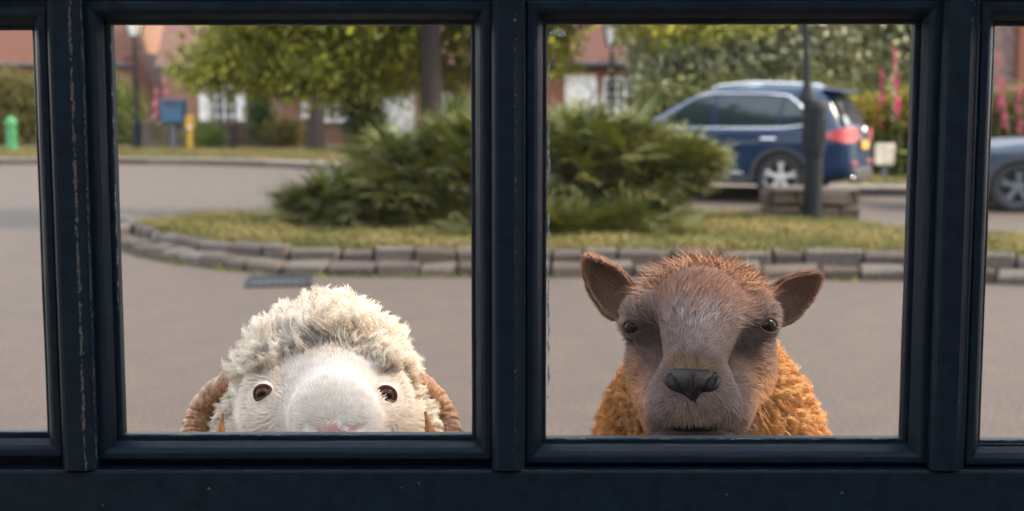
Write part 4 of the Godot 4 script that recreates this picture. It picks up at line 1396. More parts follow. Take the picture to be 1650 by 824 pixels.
		for k in 13:
			var u := k / 12.0
			var xx := lerpf(-0.60, -0.958, minf(u * 1.6, 1.0))
			var zz := lerp_tab(W, xx) + 0.012
			if u > 0.625: zz = lerpf(0.50 + 0.012, 0.34, (u - 0.625) / 0.375) if u > 0.7 else 0.62
			if u > 0.625: xx = -0.972
			var hgt := lerpf(0.05, 0.19, minf(u * 2.2, 1.0)) if u < 0.7 else 0.12
			lamp.append([Vector3(xx, 0.955 - hgt * 0.5, s * zz), Vector3(xx, 0.965 + hgt * 0.5, s * (zz - 0.012))])
		for k in 12:
			if s < 0: b.quad(lamp[k][0], lamp[k + 1][0], lamp[k + 1][1], lamp[k][1])
			else: b.quad(lamp[k + 1][0], lamp[k][0], lamp[k][1], lamp[k + 1][1])
		part("tail_light", b, MT.red_lens, t)
		b = MB.new()
		b.cbox(Vector3(-0.955, 0.56, s * 0.55), Vector3(0.03, 0.05, 0.30), 0.01)
		part("reflector", b, MT.red_lens, t)
		b = MB.new()
		b.cbox(Vector3(-0.94, 0.355, s * 0.56), Vector3(0.06, 0.075, 0.22), 0.02)
		part("exhaust_trim", b, MT.chrome, t)
	b = MB.new()
	var rg := []
	for i in 6:
		var row := PackedVector3Array()
		for j in 9:
			var y := lerpf(1.10, 1.49, i / 5.0)
			var xx := lerp_tab([[0.99, -0.88], [1.06, -0.86], [1.2, -0.80], [1.35, -0.72], [1.48, -0.63], [1.56, -0.56]], y) - 0.012
			var z: float = (j / 4.0 - 1.0) * hw.call(y) * 0.80
			row.append(Vector3(xx + 0.03 * pow(absf(z), 3.0), y, z))
		rg.append(row)
	b.grid(rg)
	part("rear_window", b, MT.car_glass, t)
	b = MB.new()
	rg = []
	for i in 6:
		var row := PackedVector3Array()
		for j in 9:
			var y := lerpf(1.08, 1.52, i / 5.0)
			var xx := lerp_tab([[0.99, 2.36], [1.06, 2.22], [1.2, 1.98], [1.35, 1.70], [1.48, 1.44], [1.56, 1.24]], y) + 0.014
			var z: float = (1.0 - j / 4.0) * hw.call(y) * 0.80
			row.append(Vector3(xx - 0.05 * pow(absf(z), 3.0), y, z))
		rg.append(row)
	b.grid(rg)
	part("windscreen", b, MT.car_glass, t)
	b = MB.new()
	b.cbox(Vector3(-0.62, 1.575, 0), Vector3(0.30, 0.035, 1.20), 0.015, Basis(Vector3.BACK, 0.10))
	part("spoiler", b, paint, t)
	b = MB.new()
	b.cbox(Vector3(-0.975, 0.81, 0), Vector3(0.02, 0.14, 0.62), 0.008)
	part("plate_recess", b, MT.black_plastic, t)
	b = MB.new()
	b.cbox(Vector3(-0.99, 0.81, 0), Vector3(0.012, 0.115, 0.52), 0.004)
	part("number_plate", b, MT.plate_yellow, t)
	b = MB.new()
	b.cbox(Vector3(-0.978, 0.905, 0), Vector3(0.025, 0.028, 0.7), 0.008)
	part("tailgate_strip", b, MT.chrome, t)
	b = MB.new()
	b.lathe(Vector3(-0.972, 1.0, 0), PackedVector2Array([Vector2(0.075, 0), Vector2(0.07, 0.02), Vector2(0.04, 0.026), Vector2(0, 0.026)]), 20, Basis(Vector3.BACK, PI / 2))
	part("badge", b, MT.chrome, t)
	b = MB.new()
	b.cbox(Vector3(-0.93, 0.40, 0), Vector3(0.10, 0.20, 1.25), 0.03)
	part("rear_bumper", b, MT.black_plastic, t)
	b = MB.new()
	b.box(Vector3(1.4, 0.32, 0), Vector3(3.6, 0.16, 1.1))
	part("underbody", b, MT.black_plastic, t)
	for s in [-1, 1]:
		b = MB.new()
		b.cbox(Vector3(3.55, 0.76, s * 0.66), Vector3(0.22, 0.12, 0.26), 0.04, Basis(Vector3.UP, -s * 0.5))
		part("headlight", b, MT.chrome, t)

func build_cars() -> void:
	var a := deg_to_rad(25.0)
	var hv := Vector3(-cos(a), 0, -sin(a))
	var left := -hv.cross(Vector3.UP)
	var wp := gnd(1258, 328)
	build_car("estate_car", "dark blue estate car with silver roof rails, red tail lights and yellow rear plate", wp - left * 0.86, hv, MT.blue_car_paint, 1.0, false)
	hv = Vector3(-1, 0, -0.06).normalized()
	left = -hv.cross(Vector3.UP)
	wp = gnd(1640, 343)
	build_car("hatchback_car", "slate blue car parked behind the frame, only its wheel and wing showing", wp - left * 0.86 - hv * 2.82, hv, MT.slate_car_paint, 1.0, true)

# ---------------------------------------------------------------- animals: fields of rounded cones and ellipsoids, meshed as surface nets
class Field:
	var kind := PackedInt32Array()          # 0 ellipsoid, 1 rounded cone; +2 cuts away
	var a: PackedVector3Array = []
	var b: PackedVector3Array = []
	var ra := PackedFloat32Array()
	var rb := PackedFloat32Array()
	var kk := PackedFloat32Array()
	var inv := []                            # turn of an ellipsoid
	func ell(c: Vector3, r: Vector3, k: float, turn := Basis(), cut := false) -> void:
		kind.append(2 if cut else 0); a.append(c); b.append(r); ra.append(0); rb.append(0); kk.append(k); inv.append(turn.inverse())
	func cone(p: Vector3, q: Vector3, r0: float, r1: float, k: float, cut := false) -> void:
		kind.append(3 if cut else 1); a.append(p); b.append(q); ra.append(r0); rb.append(r1); kk.append(k); inv.append(Basis())
	func one(i: int, p: Vector3) -> float:
		if kind[i] & 1:
			var pa := p - a[i]
			var ba := b[i] - a[i]
			var h := clampf(pa.dot(ba) / ba.dot(ba), 0.0, 1.0)
			return (pa - ba * h).length() - lerpf(ra[i], rb[i], h)
		var q: Vector3 = inv[i] * (p - a[i])
		var r := b[i]
		var k0 := (q / r).length()
		var k1 := (q / (r * r)).length()
		return k0 * (k0 - 1.0) / k1 if k1 > 1e-9 else -minf(r.x, minf(r.y, r.z))
	func d(p: Vector3) -> float:
		var res := 1e3
		for i in kind.size():
			var e := one(i, p)
			var k := kk[i]
			if kind[i] >= 2:
				var h := clampf(0.5 - 0.5 * (res + e) / k, 0.0, 1.0)
				res = lerpf(res, -e, h) + k * h * (1.0 - h)
			else:
				var h := clampf(0.5 + 0.5 * (e - res) / k, 0.0, 1.0)
				res = lerpf(e, res, h) - k * h * (1.0 - h)
		return res
	func sub(p: Vector3, reach: float) -> Field:
		var f := Field.new()
		for i in kind.size():
			if one(i, p) < reach + kk[i]:
				f.kind.append(kind[i]); f.a.append(a[i]); f.b.append(b[i]); f.ra.append(ra[i]); f.rb.append(rb[i]); f.kk.append(kk[i]); f.inv.append(inv[i])
		return f
	func grad(p: Vector3) -> Vector3:
		var e := 0.0012
		var k1 := Vector3(1, -1, -1); var k2 := Vector3(-1, -1, 1); var k3 := Vector3(-1, 1, -1); var k4 := Vector3(1, 1, 1)
		return (k1 * d(p + k1 * e) + k2 * d(p + k2 * e) + k3 * d(p + k3 * e) + k4 * d(p + k4 * e)).normalized()

func nets(f: Field, lo: Vector3, hi: Vector3, cell: float, out: MB, paint: Callable) -> void:
	var NB := Vector3i(((hi - lo) / (cell * 8.0)).ceil())
	var N := NB * 8 + Vector3i.ONE
	var val := PackedFloat32Array()
	val.resize(N.x * N.y * N.z)
	val.fill(1e6)
	var vid := PackedInt32Array()
	vid.resize(N.x * N.y * N.z)
	vid.fill(-1)
	var sy := N.x
	var sz := N.x * N.y
	var active := []
	var rad := cell * 8.0 * 0.87
	for bz in NB.z:
		for by in NB.y:
			for bx in NB.x:
				var c := lo + Vector3(bx * 8 + 4, by * 8 + 4, bz * 8 + 4) * cell
				if absf(f.d(c)) > rad * 1.5: continue
				active.append(Vector3i(bx, by, bz) * 8)
				var s := f.sub(c, rad * 2.2)
				if s.kind.size() == 0: continue
				for z in 9:
					for y in 9:
						for x in 9:
							var i := bx * 8 + x + (by * 8 + y) * sy + (bz * 8 + z) * sz
							if val[i] > 9e5:
								val[i] = s.d(lo + Vector3(bx * 8 + x, by * 8 + y, bz * 8 + z) * cell)
	var off := [0, 1, sy, sy + 1, sz, sz + 1, sz + sy, sz + sy + 1]
	for o: Vector3i in active:
		for z in 8:
			for y in 8:
				for x in 8:
					var i := o.x + x + (o.y + y) * sy + (o.z + z) * sz
					var m := 0
					for k in 8:
						if val[i + off[k]] < 0.0: m |= 1 << k
					if m == 0 or m == 255: continue
					var sum := Vector3.ZERO
					var cnt := 0
					for e in [[0, 1], [2, 3], [4, 5], [6, 7], [0, 2], [1, 3], [4, 6], [5, 7], [0, 4], [1, 5], [2, 6], [3, 7]]:
						var a: int = e[0]
						var b: int = e[1]
						if ((m >> a) & 1) == ((m >> b) & 1): continue
						var va := val[i + off[a]]
						var t := va / (va - val[i + off[b]])
						var pa := Vector3(a & 1, (a >> 1) & 1, (a >> 2) & 1)
						var pb := Vector3(b & 1, (b >> 1) & 1, (b >> 2) & 1)
						sum += pa.lerp(pb, t)
						cnt += 1
					var p := lo + (Vector3(o.x + x, o.y + y, o.z + z) + sum / cnt) * cell
					out.col = paint.call(p)
					vid[i] = out.add(p, f.grad(p))
	for o: Vector3i in active:
		for z in 8:
			for y in 8:
				for x in 8:
					var i := o.x + x + (o.y + y) * sy + (o.z + z) * sz
					var s0 := val[i] < 0.0
					for ax in 3:
						var st: int = [1, sy, sz][ax]
						var u: int = [sy, sz, 1][ax]
						var w: int = [sz, 1, sy][ax]
						if i + st >= val.size() or i - u - w < 0: continue
						var s1 := val[i + st] < 0.0
						if s0 == s1 or val[i + st] > 9e5: continue
						var q := [vid[i - u - w], vid[i - w], vid[i], vid[i - u]]
						if q[0] < 0 or q[1] < 0 or q[2] < 0 or q[3] < 0: continue
						if s0: out.ix.append_array(PackedInt32Array([q[0], q[2], q[1], q[0], q[3], q[2]]))
						else: out.ix.append_array(PackedInt32Array([q[0], q[1], q[2], q[0], q[2], q[3]]))

func hair_tuft(n: int, L: float, spread: float, w: float, lie: float, sd: int, m: Material, bend := 0.5) -> ArrayMesh:
	# hairs rooted round the origin, leaning towards +x; lie = 0 upright, 1 flat
	var b := MB.new()
	var r := RandomNumberGenerator.new()
	r.seed = sd
	for k in n:
		var a := r.randf() * TAU
		var o := Vector3(cos(a), 0, sin(a)) * spread * sqrt(r.randf()) + Vector3(0, -L * 0.08, 0)
		var dx := lie + r.randf_range(-0.2, 0.2)
		var d := Vector3(dx, maxf(1.0 - lie + r.randf_range(-0.1, 0.15), 0.12), r.randf_range(-0.35, 0.35)).normalized()
		var d2 := (d + Vector3(bend, -bend * 0.4, r.randf_range(-0.4, 0.4))).normalized()
		var ll := L * r.randf_range(0.6, 1.25)
		var s := d.cross(Vector3(r.randf_range(-0.4, 0.4), 1, r.randf_range(-0.4, 0.4))).normalized() * w * 0.5
		b.col = Color.WHITE * r.randf_range(0.72, 1.2)
		var nn := (Vector3.UP * 1.0 + Vector3(r.randf_range(-0.5, 0.5), 0, r.randf_range(-0.5, 0.5))).normalized()
		var p1 := o + d * ll * 0.5
		var p2 := p1 + d2 * ll * 0.5
		var i := b.add(o - s, nn)
		b.add(o + s, nn); b.add(p1 + s * 0.8, nn); b.add(p1 - s * 0.8, nn); b.add(p2, nn)
		b.ix.append_array(PackedInt32Array([i, i + 1, i + 2, i, i + 2, i + 3, i + 3, i + 2, i + 4]))
	b.settle()
	return b.mesh(m)
func wool_lock(n: int, L: float, spread: float, w: float, curl: float, sd: int, m: Material, pinch := 0.75) -> ArrayMesh:
	# a lock of wool: strands that gather towards a curled tip
	var b := MB.new()
	var r := RandomNumberGenerator.new()
	r.seed = sd
	var ph := r.randf() * TAU
	var turns := r.randf_range(0.7, 1.5) * curl
	for k in n:
		var a := r.randf() * TAU
		var rad := spread * sqrt(r.randf())
		var o := Vector3(cos(a), 0, sin(a)) * rad
		var ll := L * r.randf_range(0.7, 1.1)
		var wav := r.randf_range(0, TAU)
		b.col = Color.WHITE * r.randf_range(0.86, 1.08)
		var side := Vector3(cos(wav), 0.2, sin(wav)) * w * 0.5
		var pv := -1
		for j in 6:
			var t := j / 5.0
			var g0 := 1.0 - pinch * t
			var c := Vector3(cos(ph + t * TAU * turns) - cos(ph), 0, sin(ph + t * TAU * turns) - sin(ph)) * L * 0.16 * t
			var p := o * g0 + c + Vector3(0, ll * (t - 0.18 * t * t) - L * 0.1, 0)
			p += Vector3(sin(wav + t * 9.0), 0, cos(wav + t * 8.0)) * w * 1.4 * t
			var nn := (Vector3(cos(a), 0, sin(a)) * (rad / spread) * 0.9 + Vector3.UP * 0.8 + Vector3(sin(wav), 0, cos(wav)) * 0.3).normalized()
			var ww := side * (1.0 - 0.75 * t)
			var i := b.add(p - ww, nn)
			b.add(p + ww, nn)
			if pv >= 0: b.ix.append_array(PackedInt32Array([pv, pv + 1, i + 1, pv, i + 1, i]))
			pv = i
	b.settle()
	return b.mesh(m)
func scatter(src: MB, limit: int, density: Callable, place: Callable) -> void:
	# random points spread over the triangles of src; density in points per square metre, place(p, n)
	var done := 0
	for i in range(0, src.ix.size(), 3):
		var i0 := src.ix[i]; var i1 := src.ix[i + 1]; var i2 := src.ix[i + 2]
		var a := src.v[i0]; var b := src.v[i1]; var c := src.v[i2]
		var mid := (a + b + c) / 3.0
		var nn := (src.n[i0] + src.n[i1] + src.n[i2]).normalized()
		var want: float = (b - a).cross(c - a).length() * 0.5 * density.call(mid, nn)
		var cnt := int(want + rng.randf())
		for k in cnt:
			var u := rng.randf()
			var w := rng.randf()
			if u + w > 1.0:
				u = 1.0 - u; w = 1.0 - w
			place.call(a + (b - a) * u + (c - a) * w, (src.n[i0] * (1 - u - w) + src.n[i1] * u + src.n[i2] * w).normalized())
			done += 1
			if done >= limit: return
class Fur:
	var xf := {}
	var cl := {}
	func put(k: String, t: Transform3D, c: Color) -> void:
		if not xf.has(k):
			xf[k] = []
			cl[k] = []
		xf[k].append(t)
		cl[k].append(c)
func eyeball(parent: Node3D, at: Vector3, r: float, look: Vector3, iris: Color, slot: bool, tilt: float) -> void:
	var b := MB.new()
	var B := frame_from(look, Vector3.RIGHT.rotated(look.normalized(), tilt))
	var rows := []
	for i in 25:
		var th := PI * i / 24.0
		for j in 33:
			var ph := TAU * j / 32.0
			var l := Vector3(sin(th) * cos(ph), cos(th), sin(th) * sin(ph))
			var bul := 1.0 + 0.06 * smoothstep(0.6, 0.25, sin(th)) * (1.0 if th < 1.5 else 0.0)
			var q := Vector2(l.x / (0.50 if slot else 0.46), l.z / (0.24 if slot else 0.44))
			var c := Color(0.11, 0.06, 0.048) if slot else Color(0.03, 0.018, 0.014)
			if th < 0.85: c = iris * (0.75 + 0.35 * absf(sin(ph * 9.0)))
			if th < 0.90 and th > 0.78: c = iris * 0.35
			if th < 1.5 and q.length() < 1.0: c = Color(0.004, 0.004, 0.005)
			b.col = c
			b.add(at + B * l * r * bul, B * l)
	for i in 24:
		for j in 32:
			var a := i * 33 + j
			b.ix.append_array(PackedInt32Array([a, a + 1, a + 33, a + 1, a + 34, a + 33]))
	b.settle()
	part("eye", b, MT.eye, parent, true)
func lid(parent: Node3D, at: Vector3, r: float, look: Vector3, tilt: float, up_h: float, low_h: float, rim: Color, skin: Color) -> void:
	# two lids as shells just outside the eyeball, with a rolled rim round an almond opening
	var b := MB.new()
	b.col = rim
	var z := look.normalized()
	var x := (cb * Vector3.RIGHT).rotated(z, tilt)
	x = (x - z * x.dot(z)).normalized()
	var y := z.cross(x)
	var pts := PackedVector3Array()
	var rad := PackedFloat32Array()
	var N := 28
	for k in N + 1:
		var a := TAU * k / N
		var ex := cos(a) * 0.84
		var ey := sin(a) * (up_h if sin(a) > 0 else low_h)
		var ez := sqrt(maxf(0.05, 1.0 - ex * ex - ey * ey))
		pts.append(at + (x * ex + y * ey + z * ez) * r * 1.05)
		rad.append(r * (0.10 + 0.06 * maxf(sin(a), 0.0)))
	b.tube(pts, rad, 8, false)
	b.col = skin
	for k in N:                                       # skin from the rim out over the globe
		var rowa := []
		for m in 6:
			var row := []
			for q: int in [k, k + 1]:
				var a := TAU * q / N
				var gx := lerpf(cos(a) * 0.84, cos(a) * 1.02, m / 5.0)
				var gy := lerpf(sin(a) * (up_h if sin(a) > 0 else low_h), sin(a) * 1.02, m / 5.0)
				var gz := sqrt(maxf(0.02, 1.09 - gx * gx - gy * gy)) - 0.06 * m / 5.0
				row.append(at + (x * gx + y * gy + z * gz) * r * 1.03)
			rowa.append(row)
		for m in 5:
			b.quad(rowa[m][0], rowa[m + 1][0], rowa[m + 1][1], rowa[m][1])
	part("eyelid", b, MT.skin, parent, true)

func torso(f: Field, neck: Vector3, back: Vector3, girth: float) -> void:
	# chest, barrel, rump and four jointed legs standing on the road (mostly below the sill)
	var dirv := (back - neck)
	dirv.y = 0.0
	dirv = dirv.normalized()
	var side := dirv.cross(Vector3.UP)
	var chest := Vector3(neck.x, 0.56, neck.z) + dirv * 0.10
	var rump := chest + dirv * 0.72 + Vector3.UP * 0.02
	f.cone(neck, chest + Vector3.UP * 0.04, girth * 0.62, girth * 0.92, 0.10)
	f.cone(chest, rump, girth, girth * 0.98, 0.08)
	f.ell(chest + dirv * 0.36 - Vector3.UP * 0.05, Vector3(girth * 1.05, girth * 1.02, 0.36), 0.08, frame_from(Vector3.UP, side))
	f.cone(rump + dirv * girth * 0.8 + Vector3.UP * 0.08, rump + dirv * (girth + 0.06) - Vector3.UP * 0.16, 0.035, 0.02, 0.03)
	for s in [-1, 1]:
		var sh: Vector3 = chest + side * (s * girth * 0.55) - Vector3.UP * 0.10
		f.cone(sh, sh + Vector3(0, -0.20, 0) + dirv * 0.03, 0.075, 0.042, 0.04)
		f.cone(sh + Vector3(0, -0.20, 0) + dirv * 0.03, Vector3(sh.x, 0.05, sh.z) + dirv * 0.01, 0.034, 0.024, 0.02)
		f.cone(Vector3(sh.x, 0.05, sh.z) + dirv * 0.01, Vector3(sh.x, 0.022, sh.z) - dirv * 0.03, 0.028, 0.024, 0.015)
		var hp: Vector3 = rump + side * (s * girth * 0.58) - Vector3.UP * 0.06
		var knee: Vector3 = hp + Vector3(0, -0.20, 0) - dirv * 0.07
		var hock: Vector3 = Vector3(hp.x, 0.22, hp.z) + dirv * 0.09
		f.cone(hp, knee, 0.11, 0.065, 0.05)
		f.cone(knee, hock, 0.055, 0.032, 0.03)
		f.cone(hock, Vector3(hock.x, 0.05, hock.z) - dirv * 0.02, 0.028, 0.023, 0.02)
		f.cone(Vector3(hock.x, 0.05, hock.z) - dirv * 0.02, Vector3(hock.x, 0.022, hock.z) - dirv * 0.06, 0.028, 0.024, 0.015)

func grad_flow(n: Vector3, along: Vector3) -> Vector3:
	return (along - n * along.dot(n)).normalized()

func swirl(p: Vector3) -> Vector3:
	return Vector3(noise3.get_noise_3dv(p * 24.0), noise3.get_noise_3dv(p * 24.0 + Vector3(40, 0, 0)), noise3.get_noise_3dv(p * 24.0 + Vector3(0, 70, 0)))
func on_skin(f: Field, px: float, py: float, sink: float) -> Vector3:   # where the line of sight through a pixel meets the skin, sunk a little
	var r := ray(px, py).normalized()
	var s := 1.22
	for k in 60:
		var e := f.d(CAM + r * s)
		s += e * 0.8
		if absf(e) < 0.0002: break
	return CAM + r * (s + sink)
const PX := 1.47 / 2200.0            # metres to a photograph pixel at the heads' distance
func ev(rx: float, ry: float, rz: float) -> Vector3:
	return Vector3(rx, ry, rz) * PX

func body_wool(fur: Fur, b: MB, from: int, kinds: int, c0: Color, c1: Color) -> void:   # locks over the trunk below the neck
	var low := MB.new()
	low.v = b.v; low.n = b.n; low.ix = b.ix.slice(from)
	scatter(low, 9000, func(p: Vector3, _n: Vector3): return 7000.0 if p.y > 0.36 else 0.0, func(p: Vector3, n: Vector3):
		var up := (n + Vector3(0, -0.4, 0) + swirl(p * 0.5) * 0.9 + in_ball() * 0.2).normalized()
		fur.put("lock%d" % (rng.randi() % kinds), Transform3D(frame_from(up, in_ball()).scaled(Vector3.ONE * rr(1.3, 2.1)), p), c0.lerp(c1, rng.randf()) * rr(0.85, 1.1)))
# ---- the brown sheep
func brown_col(p: Vector3) -> Color:
	var q := to_px(p)
	var back := behind_eyes(p)
	var nz := noise3.get_noise_3dv(p * 60.0)
	var face := Color(0.138, 0.096, 0.083)
	var grey := Color(0.205, 0.155, 0.148)
	var brow := Color(0.20, 0.098, 0.064)
	var orange := Color(0.52, 0.225, 0.075)
	var c := face
	c = c.lerp(grey, clampf(1.0 - Vector2((q.x - 1130) / 60.0, (q.y - 530) / 55.0).length(), 0, 1) * 1.3)
	# brown brow and crown
	c = c.lerp(brow, smoothstep(520.0, 470.0, q.y + nz * 14.0 + absf(q.x - 1130) * 0.05) * 0.85)
	# warm saddle above the nose, warm lips
	c = c.lerp(Color(0.185, 0.115, 0.075), clampf(1.2 - Vector2((q.x - 1113) / 48.0, (q.y - 592) / 18.0).length(), 0, 1))
	c = c.lerp(Color(0.20, 0.125, 0.09), clampf(1.2 - Vector2((q.x - 1117) / 50.0, (q.y - 670) / 16.0).length(), 0, 1) * 0.7)
	# dark tear stains under the eyes
	for e in [Vector2(1042, 560), Vector2(1212, 562)]:
		c = c.lerp(Color(0.060, 0.040, 0.038), clampf(1.3 - Vector2((q.x - e.x) / 26.0, (q.y - e.y) / 28.0).length(), 0, 1) * 0.3)
	# orange cheeks to the sides and neck
	var edge := absf(q.x - 1128.0 + (q.y - 560.0) * 0.02)
	c = c.lerp(Color(0.36, 0.175, 0.085), smoothstep(66.0, 98.0, edge + nz * 12.0) * smoothstep(555.0, 630.0, q.y))
	if back < -0.04 and Vector2((q.x - 1118) / 60.0, (q.y - 688) / 9.0).length() < 1.0: c = Color(0.022, 0.014, 0.013)
	if back > 0.085: c = c.lerp(orange, smoothstep(0.085, 0.115, back + nz * 0.01) * smoothstep(520.0, 550.0, q.y))   # fleece of the neck
	return c
var noise3 := FastNoiseLite.new()
func behind_eyes(p: Vector3) -> float:          # metres behind the animals' eyes, along their heads
	return (cs(825, 600, 1.46) - p).dot(cb * Vector3.BACK)

func ear(parent: Node3D, fur: Fur, outline_base: Vector3, tip: Vector3, widths: Array, face_dir: Vector3, inner: Color, outer: Color, rimc: Color, sgn: float) -> void:
	# cupped leaf: centre line from base to tip, widths along it, opening towards face_dir
	var N := 15
	var M := 11
	var ax := (tip - outline_base)
	var L := ax.length()
	ax = ax.normalized()
	var fd := (face_dir - ax * face_dir.dot(ax)).normalized()
	var sd := ax.cross(fd)
	var front := []
	var back := []
	for i in N:
		var t := i / (N - 1.0)
		var w := lerp_tab(widths, t)
		var c := outline_base + ax * L * t - fd * 0.012 * sin(t * PI) + fd * 0.006 * t
		var fr := PackedVector3Array()
		var br := PackedVector3Array()
		for j in M:
			var u := j / (M - 1.0) * 2.0 - 1.0
			var cup := (u * u) * w * 0.75 - w * 0.35
			var p := c + sd * u * w + fd * cup
			fr.append(p + fd * 0.0018 * (1.0 - u * u))
			br.append(p - fd * 0.0045 * (1.0 - u * u * 0.9))
		front.append(fr)
		br.reverse()
		back.append(br)
	var b := MB.new()
	b.col = inner
	# front rows: along the row sd, to next row ax: sd x ax = fd? keep whichever faces out
	var test: Vector3 = (front[5][6] - front[5][5]).cross(front[6][5] - front[5][5])
	if test.dot(fd) < 0:
		for r in front: r.reverse()
		for r in back: r.reverse()
	b.grid(front)
	var nf := b.ix.size()
	b.col = outer
	b.grid(back)
	part("ear", b, MT.skin, parent, true)
	# hair on both faces and a pale fringe along the rim
	var fb := MB.new(); fb.v = b.v; fb.n = b.n; fb.ix = b.ix.slice(0, nf)
	scatter(fb, 4000, func(_p, _n): return 300000.0, func(p, n):
		fur.put("short", Transform3D(frame_from(n, grad_flow(n, ax + in_ball() * 0.4)).scaled(Vector3.ONE * rr(0.7, 1.2)), p), inner * rr(0.7, 1.5)))
	var bb := MB.new(); bb.v = b.v; bb.n = b.n; bb.ix = b.ix.slice(nf)
	scatter(bb, 4000, func(_p, _n): return 350000.0, func(p, n):
		fur.put("short", Transform3D(frame_from(n, grad_flow(n, ax + in_ball() * 0.3)).scaled(Vector3.ONE * rr(0.8, 1.3)), p), outer * rr(0.8, 1.25)))
	for s in [0, M - 1]:
		for i in N * 12:
			var t := i / float(N * 12 - 1) * (N - 1.0)
			var k := mini(int(t), N - 2)
			var p: Vector3 = front[k][s].lerp(front[k + 1][s], t - k)
			var outw: Vector3 = ((front[k][s] - front[k][M / 2]).normalized() + ax * 0.5 + fd * 0.5 + in_ball() * 0.3).normalized()
			fur.put("short", Transform3D(frame_from(outw, grad_flow(outw, ax)).scaled(Vector3.ONE * rr(0.7, 1.2)), p), rimc * rr(0.7, 1.2))

